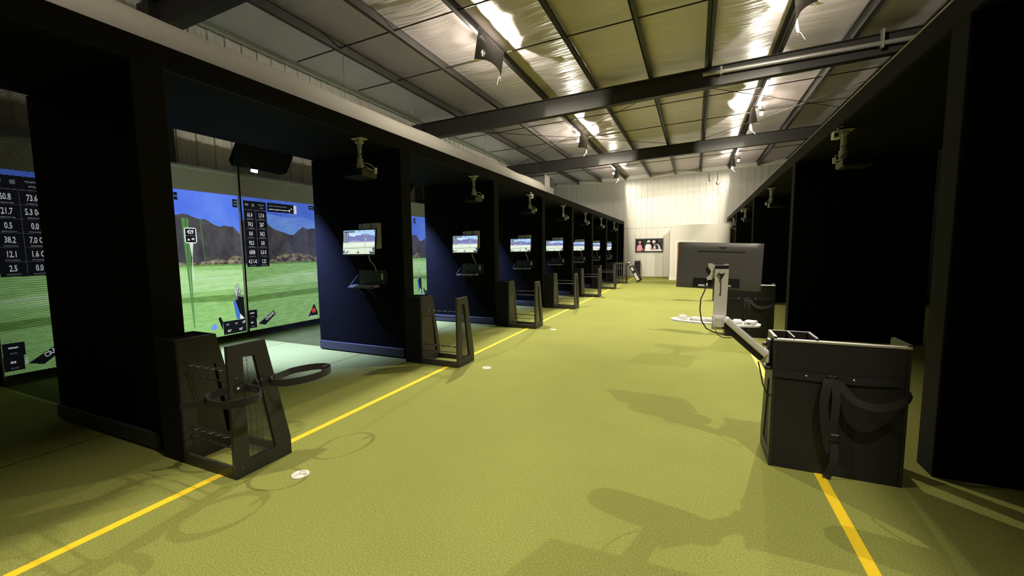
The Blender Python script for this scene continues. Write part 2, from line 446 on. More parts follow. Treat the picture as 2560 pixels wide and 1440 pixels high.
# ------------------------------------------------------------------ floodlights
def distribution(lt, plane_n, spill, soft, bay=False, cuts=()):
    """photometric distribution of a luminaire: full output on one side of a cut plane and below
    the horizontal, a little spill elsewhere (as an IES profile would give)"""
    lt.use_nodes = True; nt = lt.node_tree; n = nt.nodes; l = nt.links
    em = [q for q in n if q.type == 'EMISSION'][0]
    tc = n.new('ShaderNodeTexCoord')
    def dot(v):
        d = n.new('ShaderNodeVectorMath'); d.operation = 'DOT_PRODUCT'; d.inputs[1].default_value = v
        l.new(tc.outputs['Normal'], d.inputs[0]); return d.outputs['Value']
    def ramp(src, a, b_, lo=0.0, hi=1.0):
        r = n.new('ShaderNodeMapRange'); r.interpolation_type = 'SMOOTHSTEP'
        r.inputs[1].default_value = a; r.inputs[2].default_value = b_; r.inputs[3].default_value = lo; r.inputs[4].default_value = hi
        l.new(src, r.inputs[0]); return r.outputs[0]
    def mul(a, b_):
        m = n.new('ShaderNodeMath'); m.operation = 'MULTIPLY'; l.new(a, m.inputs[0]); l.new(b_, m.inputs[1]); return m.outputs[0]
    c = ramp(dot(plane_n), -soft*.15, soft*.15 if bay else soft)
    dn = ramp(dot((0, 0, -1)), -.10, .12) if not bay else ramp(dot((-.25, .25, -.935)), .58, 1.03, .01, 1.0)
    p = mul(c, dn)
    for (v, sf) in cuts: p = mul(p, ramp(dot(v), -sf, sf))
    a = n.new('ShaderNodeMath'); a.operation = 'MAXIMUM'; l.new(p, a.inputs[0])
    back = ramp(dot((0, 0, 1)), .12, .5, spill*.50, spill*.06)     # the lamp body shades its own rear
    sp = n.new('ShaderNodeMix'); sp.data_type = 'FLOAT'; l.new(ramp(dot(plane_n), -.25, .25), sp.inputs[0])
    l.new(back, sp.inputs[2]); sp.inputs[3].default_value = spill
    l.new(sp.outputs[0], a.inputs[1])
    l.new(a.outputs[0], em.inputs['Strength'])
def flood(name_pos, x, y, z, sgn, lb, slb, power, shield=True, so=-.12):
    """lamp under a purlin; sgn=+1 throws light to +x, the shield hangs on that side"""
    t = thing('floodlight', lb, 'light', (x, y, z), 0, 'roof floodlights')
    b = MB(); b.lathe([(0, .05), (.035, .04), (.05, .015), (.05, -.015), (.035, -.04), (0, -.05)], Matrix.Rotation(PI/2*sgn, 4, 'Y'), 18)
    b.build('bulb', M_bulb, t)
    zz = zp(x) - z
    b = MB(); b.cbox(-.07, .07, -.07, .07, .045, .09, .01); b.build('lamp_body', M_plastic, t)
    b = MB(); b.tube([(0, 0, .09), (-.02*sgn, 0, max(zz, .12)+.01)], .015, 8); b.build('bracket', M_galv, t)
    if shield:
        xs = x + .26*sgn; tt = thing('light_shield', slb, 'shield', (xs, y+so, z), 0, 'curved shields beside the floodlights')
        b = MB(); vs = []; nu, nv = 16, 8
        def sh(u, w):
            zb = -.41 + .08*(1-u*u); zt = .15 - .06*(1-u*u)
            return (sgn*(.04*(1-u*u) - .10*abs(u)**3*(1-w)), .54*u, zb + (zt-zb)*w)
        vs = [sh(-1+2*i/nu, j/nv) for i in range(nu+1) for j in range(nv+1)]
        b.add(vs, [(i*(nv+1)+j, (i+1)*(nv+1)+j, (i+1)*(nv+1)+j+1, i*(nv+1)+j+1) for i in range(nu) for j in range(nv)], True)
        o = b.build('shield_sheet', M_perf, tt)
        b = MB()
        for u in (-1, 1):       # white folded hem along the lower corners
            L = [sh(u*(1-q*.12), 0) for q in range(3)]
            b.prism([L[0], L[2], (L[2][0]-.05*sgn, L[2][1], L[2][2]-.02), (L[0][0]-.07*sgn, L[0][1], L[0][2]-.05)], (0, 0, -.004))
            b.build('folded_hem', M_white, tt); b = MB()
        for yy in (-.48, .48):
            b = MB(); b.tube([(-.05*sgn, yy, .10), (-.10*sgn, yy, zp(xs)-z+.02)], .004, 5); b.build('hanging_wire', M_rod, tt)
    lt = bpy.data.lights.new('floodlight_beam', 'POINT'); lt.energy = power; lt.color = (1.0, .92, .74)
    lt.shadow_soft_size = .022
    distribution(lt, (math.cos(math.radians(4))*sgn, 0, math.sin(math.radians(4))), .25, .07)
    lo = bpy.data.objects.new('floodlight_beam', lt); COL.objects.link(lo); lo.location = (x, y, z - .075)
PW = 1220
XA, XB, ZA, ZB = -3.86, 1.66, 5.37, 5.44
flood('a', XA, 7.45, ZA, 1, 'nearest floodlight of the left roof row, glowing behind a dark shield', 'large dark curved shield hanging under the nearest left floodlight', PW*.88)
flood('a', XA, 14.6, ZA, 1, 'bright bare floodlight under the left purlin beyond the middle rafter', 'curved shield right of the bright left floodlight beyond the middle rafter', PW*1.3)
flood('a', XA, 21.5, ZA, 1, 'farthest bright floodlight of the left roof row near the back wall', 'farthest curved shield of the left floodlight row', PW*.42, so=-.36)
flood('a', XA, .5, ZA, 1, 'left row floodlight above and behind the viewer', 'curved shield above and behind the viewer on the left', PW*.5)
flood('b', XB, 8.1, ZB, -1, 'right row floodlight at the top edge of the picture', 'curved shield of the right floodlight at the top edge of the picture', PW*.88)
flood('b', XB, 14.3, ZB, -1, 'right row floodlight behind a black shield between middle and far rafter', 'small black curved shield hanging at right between middle and far rafter', PW*1.3)
flood('b', XB, 21.3, ZB, -1, 'farthest floodlight of the right roof row near the back wall', 'farthest curved shield of the right floodlight row', PW*.42, so=-.36)
flood('b', XB, .9, ZB, -1, 'right row floodlight above and behind the viewer', 'curved shield above and behind the viewer on the right', PW*.5)

# ------------------------------------------------------------------ air duct on the left
t = thing('air_duct', 'long pale fabric air duct lying above the left black fascia', 'duct', (-6.0, 0, 0))
b = MB(); pts = []; rs = []
for i in range(52):
    y = Y0 + .05 + i*.405
    pts.append((0, y, 3.985 + .012*math.sin(y*1.7))); rs.append(.36 + .008*math.sin(y*3.1))
pts += [(0, 17.9, 4.0), (0, 18.05, 3.98)]; rs += [.33, .30]
pts = [p for p in pts if p[1] < 16.2] + [(0, 16.35, 3.95), (0, 16.7, 3.88)]; rs = rs[:len(pts)-2] + [.34, .27]
b.tube(pts, .36, 28, True, rs); b.build('duct_sleeve', M_duct, t)
for y in (2.2, 6.0, 8.0, 11.6, 13.9, 16.2):
    b = MB(); b.tube([(0, y, 4.33), (0, y, 5.42)], .004, 5); b.build('hanging_wire', M_rod, t)
t = thing('air_plenum', 'sheet metal air box with a black grille at the end of the duct', 'duct', (-6.65, 18.55, 0))
b = MB(); b.cbox(-1.30, .35, -.55, .7, 3.2, 4.98, .012); b.build('box', M_galv, t)
b = MB(); b.box(-.345, .355, -.56, -.53, 4.2, 4.22); b.box(.352, .362, -.56, -.52, 3.2, 4.98); b.build('corner_trim', M_white, t)
b = MB(); b.box(.35, .375, .22, .66, 4.50, 4.94)
for i in range(7): b.box(.372, .39, .28, .64, 4.53+i*.058, 4.537+i*.058)
b.build('grille', M_plastic, t)

# ------------------------------------------------------------------ left bays
LB = ['black partition panel between the dim left bay and the first lit bay', 'black partition panel nearest with a lit monitor, behind the second rack',
      'second black partition panel with a lit monitor', 'third black partition panel with a lit monitor', 'fourth black partition panel with a lit monitor',
      'fifth black partition panel with a lit monitor', 'sixth black partition panel with a lit monitor', 'farthest left black partition panel with a narrow lit monitor']
for k in range(8):
    y = YP + PITCH*k - (.075 if k == 0 else 0)
    t = thing('bay_partition', LB[k], 'partition', (0, y, 0), 0, 'black partitions of the left bays')
    b = MB(); b.cbox(-5.5, XF-.02, 0, .2, .02, SOF, .004); b.build('panel', M_black, t)
    b = MB(); b.cbox(XF-.02, XF, -.004, .204, .02, SOF, .004); b.build('end_strip', M_fascia, t)
    b = MB(); b.cbox(-5.49, XF-.03, -.028, -.001, .015, .148, .008); b.build('base_pad', M_pad, t)
t = thing('bay_partition', 'last black partition panel of the left bays, against the back wall', 'partition', (0, 24.35, 0), 0, 'black partitions of the left bays')
b = MB(); b.cbox(-5.5, XF, 0, .18, .02, SOF, .004); b.build('panel', M_black, t)

# divider nets hang in the partition planes between partition and screen
SX = -7.45
def net(y, lb, vp=.008):
    b = MB(); r = .0032
    z = .02
    while z < 3.55:
        b.box(SX+.04, -5.51, y-.0012, y+.0012, z-.0019, z+.0019); z += .019
    x = SX+.04
    while x < -5.5:
        b.box(x-.0002, x+.0002, y-.00035, y+.00035, .02, 3.55); x += vp
    t = thing('divider_net', lb, 'net', (0, 0, 0), 0, 'divider nets between the left bays')
    b.build('mesh', M_net, t)
    b = MB(); b.tube([(SX+.04, y, .02), (SX+.05, y, 1.5), (SX+.04, y, 3.55)], .014, 6); b.tube([(SX+.04, y, 3.55), (-5.51, y, 3.55)], .01, 6)
    b.build('border_rope', M_net, t)
for k, lb in enumerate(['fine black divider net in front of the dim screen at far left', 'fine black divider net between first and second lit bays', 'fine black divider net seen in the narrow slit past the first partition', 'fine black divider net behind the second partition']):
    net(YP + .1 + PITCH*k - (.03 if k == 0 else 0), lb, .005 if k == 0 else .008)

# ---- projected picture (flat, real size); t runs along +y, z up
P_ = {
 'sky': glow2('picture_sky', (74, 108, 228), (104, 142, 240), .9), 'sky2': glow2('picture_pale_sky', (128, 170, 244), (96, 136, 238), 1.2),
 'mt': glow2('picture_mountain', (58, 58, 64), (88, 86, 88), 5, (1, 1, .6)), 'hill': glow2('picture_dry_hill', (66, 64, 62), (168, 158, 128), 9, (1, 1, 1.6), .42, .66),
 'gr': glow2('picture_grass', (134, 188, 108), (164, 212, 134), 14, (1, .35, 1.6)), 'gr2': glow2('picture_light_grass', (160, 212, 138), (190, 228, 166), 10, (1, .3, 1.6)),
 'gr3': glow2('picture_dark_grass', (96, 142, 70), (122, 164, 92), 14, (1, .35, 1.6)), 'ln': glow('picture_white_line', (205, 230, 205)),
 'dk': glow('picture_dark_tile', (24, 26, 30)), 'wh': glow('picture_white', (236, 240, 246)),
 'gy': glow('picture_grey', (120, 124, 132)), 'rd': glow('picture_red', (222, 60, 60)), 'bl': glow('picture_blue', (70, 120, 205)),
 'st': glow('picture_green_trace', (86, 138, 78)),
}
Q_ = {
 'sky': glow('display_sky', (176, 214, 250), 1.0), 'sky2': glow('display_pale_sky', (206, 232, 252), 1.0),
 'mt': glow('display_mountain', (128, 132, 190)), 'hill': glow('display_hill', (168, 158, 214)),
 'gr': glow('display_grass', (228, 240, 216)), 'gr2': glow('display_light_grass', (236, 246, 232)),
 'gr3': glow('display_dark_grass', (170, 196, 172)), 'ln': glow('display_line', (244, 250, 246)),
 'dk': glow('display_dark', (70, 84, 100)), 'wh': glow('display_white', (244, 250, 255)),
 'gy': glow('display_grey', (140, 156, 180)), 'rd': glow('display_red', (150, 90, 96)), 'bl': glow('display_blue', (110, 140, 190)),
 'st': glow('display_trace', (160, 186, 170)),
}
FW, FZ0, FZ1 = 2.90, .125, 2.565
def font_mesh(txt, size):
    cu = bpy.data.curves.new('txt', 'FONT'); cu.body = txt; cu.size = size; cu.align_x = 'CENTER'; cu.align_y = 'CENTER'; cu.resolution_u = 2
    cu.offset = size*.022
    o = bpy.data.objects.new('txt', cu); COL.objects.link(o)
    dg = bpy.context.evaluated_depsgraph_get(); dg.update()
    me = bpy.data.meshes.new_from_object(o.evaluated_get(dg))
    vs = [Vector(v.co) for v in me.vertices]; fs = [tuple(p.vertices) for p in me.polygons]
    bpy.data.objects.remove(o); bpy.data.curves.remove(cu); bpy.data.meshes.remove(me)
    return vs, fs
ROWS_A = [('61.4', '1.3 0'), ('74.3', '267'), ('0.0', '34.2'), ('93.5', '0.8'), ('6508', '5.6 0'), ('4.3 1-0', '1.21')]
ROWS_B = [('60.8', '73.6'), ('21.7', '5.3 0-t'), ('0.5', '0.0'), ('38.2', '7.0 C'), ('12.1', '1.6 C'), ('2.5', '0.0')]
PARTS = ('backdrop', 'data_panel', 'progress_bar', 'club_tile', 'club_label', 'record_icon', 'corner_icon', 'column_icon', 'square_icon', 'stroke_tile', 'distance_marker', 'bag_picture')
def picture(MP, shift=0.0, rows=ROWS_A, text=True):
    """list of sheets: name -> list of (material key, layer, polygon) / text entries"""
    S = {k: [] for k in PARTS}
    B = S['backdrop']
    R = lambda t0, t1, z0, z1: [(t0, z0), (t1, z0), (t1, z1), (t0, z1)]
    hz = 1.365
    B.append(('sky', 0, R(0, FW, hz, FZ1)))
    B.append(('sky2', 1, [(.5, 1.9), (1.6, 1.9), (1.6, 2.2), (1.3, 2.28), (.9, 2.24), (.5, 2.3)]))
    mt = [(0, 2.12), (.2, 2.2), (.35, 2.16), (.495, 2.109), (.55, 2.06), (.6, 2.026), (.65, 2.0), (.694, 1.985), (.76, 1.975), (.80, 1.955), (.858, 1.946), (.95, 1.915), (1.047, 1.906), (1.1, 1.95), (1.18, 2.021), (1.22, 2.035),
          (1.27, 2.085), (1.294, 2.073), (1.34, 2.05), (1.405, 2.04), (1.5, 2.06), (1.581, 2.06), (1.7, 2.10), (1.82, 2.15), (1.925, 2.164), (2.0, 2.186), (2.067, 2.182), (2.14, 2.15), (2.22, 2.123), (2.28, 2.115), (2.325, 2.125), (2.40, 2.085), (2.46, 2.04),
          (2.537, 2.008), (2.6, 2.015), (2.63, 2.035), (2.666, 2.027), (2.73, 2.015), (2.784, 2.02), (2.82, 1.98), (2.859, 1.941), (2.9, 1.88), (3.0, 1.85), (3.2, 1.93), (3.4, 2.0), (3.7, 2.1)]
    m2 = [(t-shift, z) for (t, z) in mt]
    if shift > 0: pass
    m2 = [(max(0, min(FW, t)), z) for (t, z) in m2 if -0.2 < t < FW + .15]
    if m2[0][0] > 0: m2.insert(0, (0, m2[0][1]))
    if m2[-1][0] < FW: m2.append((FW, m2[-1][1]))
    for (a, c) in zip(m2[:-1], m2[1:]):
        if c[0]-a[0] > 1e-5: B.append(('mt', 2, [(a[0], hz), (c[0], hz), (c[0], c[1]), (a[0], a[1])]))
    hp = [(.497, 1.40), (.6, 1.47), (.68, 1.49), (.78, 1.52), (.936, 1.555), (1.05, 1.54), (1.186, 1.56), (1.4, 1.50), (1.562, 1.457), (1.8, 1.42), (2.1, 1.40), (2.282, 1.42), (2.42, 1.44), (2.504, 1.47), (2.6, 1.43), (2.652, 1.43), (2.74, 1.50), (2.80, 1.515), (2.89, 1.48)]
    for (a, c) in zip(hp[:-1], hp[1:]):
        t0, t1 = a[0]-shift, c[0]-shift
        if t0 < 0 or t1 > FW: continue
        B.append(('hill', 3, [(t0, hz), (t1, hz), (t1, c[1]), (t0, a[1])]))
    B.append(('gr', 1, R(0, FW, FZ0, hz)))
    B.append(('gr2', 2, [(0, .92), (FW, .92), (FW, 1.25), (1.9, 1.30), (1.5, 1.20), (.6, 1.12), (0, 1.02)]))
    B.append(('gr3', 2, [(0, 1.335), (FW, 1.34), (FW, hz), (0, hz)]))
    B.append(('gr3', 3, [(0, .66), (1.55, .69), (1.9, .765), (2.7, .71), (FW, .72), (FW, .80), (2.74, .83), (1.914, .85), (1.56, .80), (0, .765)]))
    B.append(('ln', 3, [(0, .995), (.05, .999), (1.19, 1.089), (1.5, 1.104), (1.5, 1.118), (1.19, 1.10), (.05, 1.009), (0, 1.005)]))
    B.append(('ln', 4, [(1.15, 1.085), (1.5, 1.10), (1.5, 1.13), (1.3, 1.125)]))
    B.append(('ln', 3, [(2.06, 1.128), (FW, 1.135), (FW, 1.147), (2.06, 1.137)]))
    B.append(('ln', 3, [(2.45, 1.25), (2.62, 1.252), (2.62, 1.262), (2.45, 1.258)]))
    # green traces
    for (a, c, e, f) in ((1.985, 2.035, 2.03, 2.045), (2.05, 2.085, 2.045, 2.055), (2.252, 2.262, 2.28, 2.285)):
        a, c, e, f = (v-shift for v in (a, c, e, f))
        B.append(('st', 4, [(f, .34 if e < 2.2-shift else 1.45), (f+.008, .34 if e < 2.2-shift else 1.45), (c, 2.12), (a, 2.12)]))
    # data panel
    D = S['data_panel']
    D.append(('dk', 5, R(.06, .49, 1.30, 2.50)))
    E = S['progress_bar']; E.append(('dk', 5, R(.515, 1.09, 2.335, 2.505)))
    E.append(('wh', 6, R(.545, .98, 2.375, 2.388))); E.append(('gy', 6, R(.545, .93, 2.44, 2.455))); E.append(('wh', 6, R(1.08, 1.145, 2.33, 2.50)))
    E.append(('wh', 7, R(.97, .995, 2.36, 2.405))); E.append(('wh', 6, [(1.02, 2.40), (1.05, 2.42), (1.02, 2.44)]))
    D.append(('gy', 6, R(.07, .49, 2.335, 2.342))); D.append(('gy', 6, R(.278, .282, 1.34, 2.33)))
    D.append(('gy', 6, R(.09, .15, 2.41, 2.45))); D.append(('gy', 6, R(.215, .26, 2.40, 2.45))); D.append(('gy', 6, R(.34, .45, 2.43, 2.45))); D.append(('gy', 6, R(.365, .43, 2.375, 2.395)))
    for i, (p, q) in enumerate(rows):
        zc = 2.245 - i*.17
        if text:
            D.append(('wh', 6, (p, .168, zc, .105, 0, .52))); D.append(('wh', 6, (q, .385, zc, .105, 0, .52)))
        else:
            D.append(('wh', 6, R(.12, .22, zc-.04, zc+.04))); D.append(('wh', 6, R(.33, .43, zc-.04, zc+.04)))
        D.append(('gy', 6, R(.11, .23, zc-.075, zc-.062))); D.append(('gy', 6, R(.33, .445, zc-.075, zc-.062)))
        if i: D.append(('gy', 6, R(.075, .48, zc+.082, zc+.085)))
    # tiles
    T = S['club_tile']
    T.append(('dk', 5, R(.004, .185, .345, .508))); T.append(('dk', 5, R(.0, .168, .172, .345)))
    T.append(('wh', 6, R(.05, .13, .44, .46))); T.append(('gy', 6, R(.06, .12, .375, .388))); T.append(('wh', 6, R(.055, .10, .262, .288))); T.append(('gy', 6, R(.05, .12, .198, .210)))
    T = S['club_label']; T.append(('dk', 5, [(.198, .233), (.33, .19), (.556, .372), (.51, .449)]))
    if text: T.append(('wh', 6, ('CRANS', .43, .345, .08, 34, .8)))
    T.append(('ln', 5, [(.168, .22), (.20, .24), (.20, .32), (.175, .30)]))
    T = S['record_icon']; T.append(('dk', 5, [(1.289, .20), (1.53, .205), (1.525, .28), (1.458, .45), (1.43, .44)])); T.append(('rd', 6, [(1.43+.055*math.cos(a*PI/6), .318+.055*math.sin(a*PI/6)) for a in range(12)]))
    if text: T.append(('wh', 6, ('NO BALL', 1.42, .19, .062, 0, .75)))
    T = S['corner_icon']; T.append(('dk', 5, R(1.44, 1.57, 2.45, 2.53))); T.append(('gy', 6, R(1.46, 1.55, 2.48, 2.50)))
    T = S['column_icon']; T.append(('dk', 5, R(1.905, 1.955, 2.395, 2.515))); T.append(('sky', 6, R(1.905, 1.955, 2.448, 2.462)))
    T = S['square_icon']; q0 = 2.80-shift*1.2
    T.append(('dk', 5, R(q0, q0+.085, 2.36, 2.50)))
    for (dx, dz) in ((0, 0), (.03, 0), (0, .05), (.03, .05)): T.append(('gy', 6, R(q0+.025+dx, q0+.042+dx, 2.395+dz, 2.42+dz)))
    T = S['stroke_tile']
    T.append(('dk', 5, R(2.50, 2.895, .138, .37))); T.append(('dk', 5, [(2.425, .44), (2.488, .22), (2.50, .37), (2.465, .466)]))
    if text: T.append(('wh', 6, ('0.0°', 2.60, .195, .056, 0, .7))); T.append(('wh', 6, ('0.0°', 2.80, .195, .056, 0, .7)))
    for tt in (2.55, 2.70, 2.82): T.append(('gy', 6, R(tt, tt+.045, .295, .325)))
    T.append(('wh', 6, [(2.85, .28), (2.885, .33), (2.86, .34)]))
    T.append(('sky2', 5, [(2.292, .32), (2.369, .36), (2.415, .298), (2.374, .252), (2.31, .265)]))
    # marker
    K = S['distance_marker']; x0, x1 = 2.012-shift, 2.188-shift
    K.append(('wh', 5, [(x0+.02, 1.72), (x1-.02, 1.72), (x1, 1.74), (x1, 1.95), (x1-.02, 1.97), (x0+.02, 1.97), (x0, 1.95), (x0, 1.74)]))
    K.append(('dk', 6, R(x0+.014, x1-.014, 1.735, 1.955))); K.append(('gy', 7, R(x0+.02, x1-.02, 1.842, 1.848)))
    if text: K.append(('wh', 7, ('429', (x0+x1)/2, 1.90, .085, 0, .75))); K.append(('wh', 7, ('44', (x0+x1)/2+.03, 1.787, .055, 0, .8)))
    K.append(('wh', 7, [(x0+.035, 1.765), (x0+.075, 1.765), (x0+.055, 1.80)]))
    K.append(('ln', 5, [(x0+.062, 1.72), (x0+.118, 1.72), (x0+.092, 1.49), (x0+.086, 1.49)])); K.append(('ln', 5, [(x0+.086, 1.49), (x0+.092, 1.49), (x0+.09, 1.135), (x0+.068, 1.135)]))
    # bag of clubs
    G = S['bag_picture']; g = shift*.88
    def gg(L): return [(max(0, t-g), z) for (t, z) in L]
    G.append(('dk', 5, gg([(2.80, .47), (2.73, .715), (2.79, .79), (2.885, .76), (2.895, .33), (2.86, .33)])))
    G.append(('bl', 6, gg([(2.692, .709), (2.735, .72), (2.80, .47), (2.79, .378), (2.735, .385)])))
    G.append(('wh', 7, gg([(2.80, .472), (2.875, .375), (2.80, .375)])))
    for (a, c, e, f) in ((2.725, .80, 2.745, .99), (2.76, .83, 2.785, 1.02), (2.79, .80, 2.81, .92), (2.735, .75, 2.755, .90)):
        G.append(('gy', 6, gg([(a, c), (a+.04, c-.03), (e+.03, f-.02), (e, f)]))); G.append(('ln', 7, gg([(a+.008, c+.06), (a+.024, c+.05), (e+.02, f-.03), (e+.005, f-.02)])))
    return S
def build_picture(S, MP, parent, tf, holder_name, eps):
    """tf(t,z,layer)->Vector; builds backdrop as the part and the overlays as sub-parts"""
    root = None
    for nm in PARTS:
        b = MB(); keys = []
        for ent in S[nm]:
            k, lay, poly = ent
            if k not in keys: keys.append(k)
            b.cur = keys.index(k)
            if isinstance(poly, tuple):
                txt, tc, zc, size = poly[:4]; ang = math.radians(poly[4]) if len(poly) > 4 else 0
                vs, fs = font_mesh(txt, size)
                ca, sa = math.cos(ang), math.sin(ang); xs_ = poly[5] if len(poly) > 5 else 1.0
                vs = [Vector((v.x*xs_, v.y, 0)) for v in vs]
                b.add([tf(tc + v.x*ca - v.y*sa, zc + v.x*sa + v.y*ca, lay) for v in vs], fs)
            else:
                b.add([tf(t, z, lay) for (t, z) in poly], [tuple(range(len(poly)))])
        o = b.build(holder_name if nm == 'backdrop' else nm, [MP[k] for k in keys], parent if nm == 'backdrop' else root)
        if nm == 'backdrop': root = o
    return root

SL = ['dim projection screen at far left, mostly out of view', 'lit golf projection screen behind the first rack, showing a 429 marker', 'lit golf projection screen behind the net, with data panel at its left',
      'lit golf projection screen glimpsed in the slit past the first partition', 'lit golf projection screen hidden behind the second partition']
for k in range(1, 4):
    y0 = YP + .1 + PITCH*(k-1)
    t = thing('projection_screen', SL[k], 'screen', (SX, y0, 0), 0, 'projection screens of the left bays')
    b = MB(); b.cbox(-.03, 0, .005, PITCH-.005, .118, 2.90, .003); b.build('fabric', M_fabric, t)
    b = MB(); b.tube([(0, .01, 2.935), (0, PITCH-.01, 2.935)], .035, 10); b.build('top_roll', M_grey, t)
    S = picture(P_, 0.62 if k == 3 else 0.0, ROWS_B if k == 1 else ROWS_A)
    build_picture(S, P_, t, lambda tt, z, lay: Vector((.002 + .0008*lay, tt + .012, z)), 'projected_image', .001)

# overhead black housings with their cold lamps, one per bay
HL = ['black overhead housing with bright white lamp above the first lit bay', 'black overhead housing with lamp above the second lit bay', 'black overhead housing with lamp above the third lit bay', 'black overhead housing hidden in the fourth lit bay', 'black overhead housing hidden in the fifth lit bay', 'black overhead housing hidden in the sixth lit bay', 'black overhead housing hidden in the farthest lit bay']
hous = None
for k in range(7):
    yc = 4.04 + PITCH*k
    if k < 7:
        if hous is None:
            t = thing('overhead_housing', HL[0], 'lamp', (-5.5, yc, SOF), 0, 'overhead housings of the left bays'); hous = t
            b = MB(); b.prism([(-.005, -.40, 0), (-.005, .40, 0), (-.16, .40, -.22), (-.19, .34, -.255), (-.19, -.40, -.25)], (-.05, 0, .075)); b.build('housing_board', mat('housing_black', (.005, .005, .006, 1), .7, spec=.15), t)
            b = MB(); b.cyl((-.21, -.07, -.250), (-.22, -.07, -.280), .04, 20); b.build('lamp_glass', M_led, t)
            b = MB(); b.box(-.25, -.17, -.13, -.01, -.252, -.20); b.build('lamp_arm', M_plastic, t)
        else:
            dup(hous, (-5.5, yc, SOF), HL[k])
    lt = bpy.data.lights.new('bay_lamp_beam', 'POINT'); lt.energy = 2900; lt.color = (.29, .38, 1.0); lt.shadow_soft_size = .008
    distribution(lt, (-.797, 0, -.604), 0.0, .06, True, [((.894, 0, -.447), .10), ((0, .98, -.2), .12)])
    lo = bpy.data.objects.new('bay_lamp_beam', lt); COL.objects.link(lo); lo.location = (-5.735, yc-.07, 2.665)

# ------------------------------------------------------------------ monitors, shelves, keyboards on the partitions
def make_monitor(shift, nm_lb, loc, grp):
    t = thing('wall_monitor', nm_lb, 'monitor', loc, 0, grp)
    Rx = Matrix.Rotation(math.radians(-6), 4, 'X')
    b = MB(); b.cbox(-.303, .303, 0, .028, -.186, .186, .006, Rx); b.build('casing', M_plastic, t)
    S = picture(Q_, shift, text=False); s_x = .590/FW; s_z = .340/(FZ1-FZ0)
    build_picture(S, Q_, t, lambda tt, z, lay: Rx @ Vector((-.295 + tt*s_x, -.0015 - .0004*lay, -.170 + (z-FZ0)*s_z)), 'display', .0004)
    b = MB(); b.box(-.04, .04, .028, .15, -.05, .05); b.box(-.06, .06, .12, .185, -.10, .10); b.build('bracket_arm', M_plastic, t)
    b = MB(); b.tube([(.14, .03, -.17), (.145, .05, -.26), (.155, .12, -.33), (.16, .16, -.42)], .006, 6); b.build('cable', M_grey, t)
    return t
def make_boxes(loc, lb, grp):
    t = thing('cable_box', lb, 'box', loc, 0, grp)
    b = MB(); b.cbox(-.155, -.105, -.05, 0, -.14, .11, .006); b.build('narrow_box', M_grey, t)
    b = MB(); b.cbox(-.09, .06, -.05, 0, -.14, .115, .006); b.build('middle_box', M_grey, t)
    b = MB(); b.cbox(.08, .225, -.05, 0, -.25, .118, .006); b.build('wide_box', M_grey, t)
    return t
def make_shelf(loc, lb, grp):
    t = thing('keyboard_shelf', lb, 'shelf', loc, 0, grp)
    b = MB(); b.cbox(-.26, .27, -.02, 0, .02, .24, .004); b.build('back_plate', M_plastic, t)
    b = MB(); b.box(-.25, .15, -.022, -.0205, .05, .19); b.build('plate_recess', mat('dark_navy_panel', (.02, .02, .026, 1), .4), t)
    b = MB(); b.cbox(-.28, .22, -.24, -.02, -.012, 0, .004); b.build('shelf_board', M_plastic, t)
    b = MB(); b.cbox(.165, .205, -.028, -.02, .10, .19, .004); b.build('socket_cover', M_white, t)
    for (x, z) in ((-.19, .06), (-.02, .06), (-.03, .02), (.20, .06), (-.19, .215), (-.02, .215), (.19, .215)):
        b = MB(); b.lathe([(0, .003), (.005, .002), (.006, 0)], Matrix.Translation((x, -.0225, z)) @ Matrix.Rotation(PI/2, 4, 'X'), 10); b.build('screw', M_white, t)
    for x in (-.13, .05):
        b = MB(); b.prism([(x, -.02, -.012), (x, -.20, -.012), (x, -.02, -.16)], (.012, 0, 0)); b.build('bracket', M_plastic, t)
    b = MB(); b.tube([(-.27, -.03, .16), (-.31, -.08, .08), (-.335, -.12, .01)], .003, 5); b.build('cord', M_grey, t)
    return t
def make_keyboard(loc, lb, grp):
    t = thing('keyboard', lb, 'keyboard', loc, 0, grp)
    b = MB(); b.prism([(-.20, -.065, 0), (-.20, .065, 0), (-.20, .065, .022), (-.20, -.065, .012)], (.40, 0, 0)); b.build('base', M_white, t)
    b = MB(); rx = Matrix.Rotation(math.radians(4.4), 4, 'X')
    for r in range(5):
        for c in range(14):
            b.box(-.19+c*.0272, -.19+c*.0272+.022, -.055+r*.022, -.055+r*.022+.018, .0172, .0222, rx)
    b.build('keys', M_white, t)
    return t
def make_mouse(loc, lb, grp, rz=0):
    t = thing('computer_mouse', lb, 'mouse', loc, rz, grp)
    b = MB(); n = 16; prof = []
    for i in range(7):
        a = i/6*PI/2; prof.append((math.cos(a), math.sin(a)))
    prof[-1] = (0.001, 1)
    b.lathe([(0, 0), (1, 0)] + prof, Matrix.Diagonal((.033, .055, .034, 1)), 20); b.build('shell', M_white, t)
    b = MB(); b.tube([(0, .038, .026), (0, .02, .034)], .004, 6); b.build('wheel', M_grey, t)
    return t
MX = [-4.41, -4.37, -4.347, -4.33, -4.33, -4.33, -4.33]
wh = ['nearest left partition', 'second partition', 'third partition', 'fourth partition', 'fifth partition', 'sixth partition', 'farthest partition']
mon = {}; bx = sh = kb = ms = None
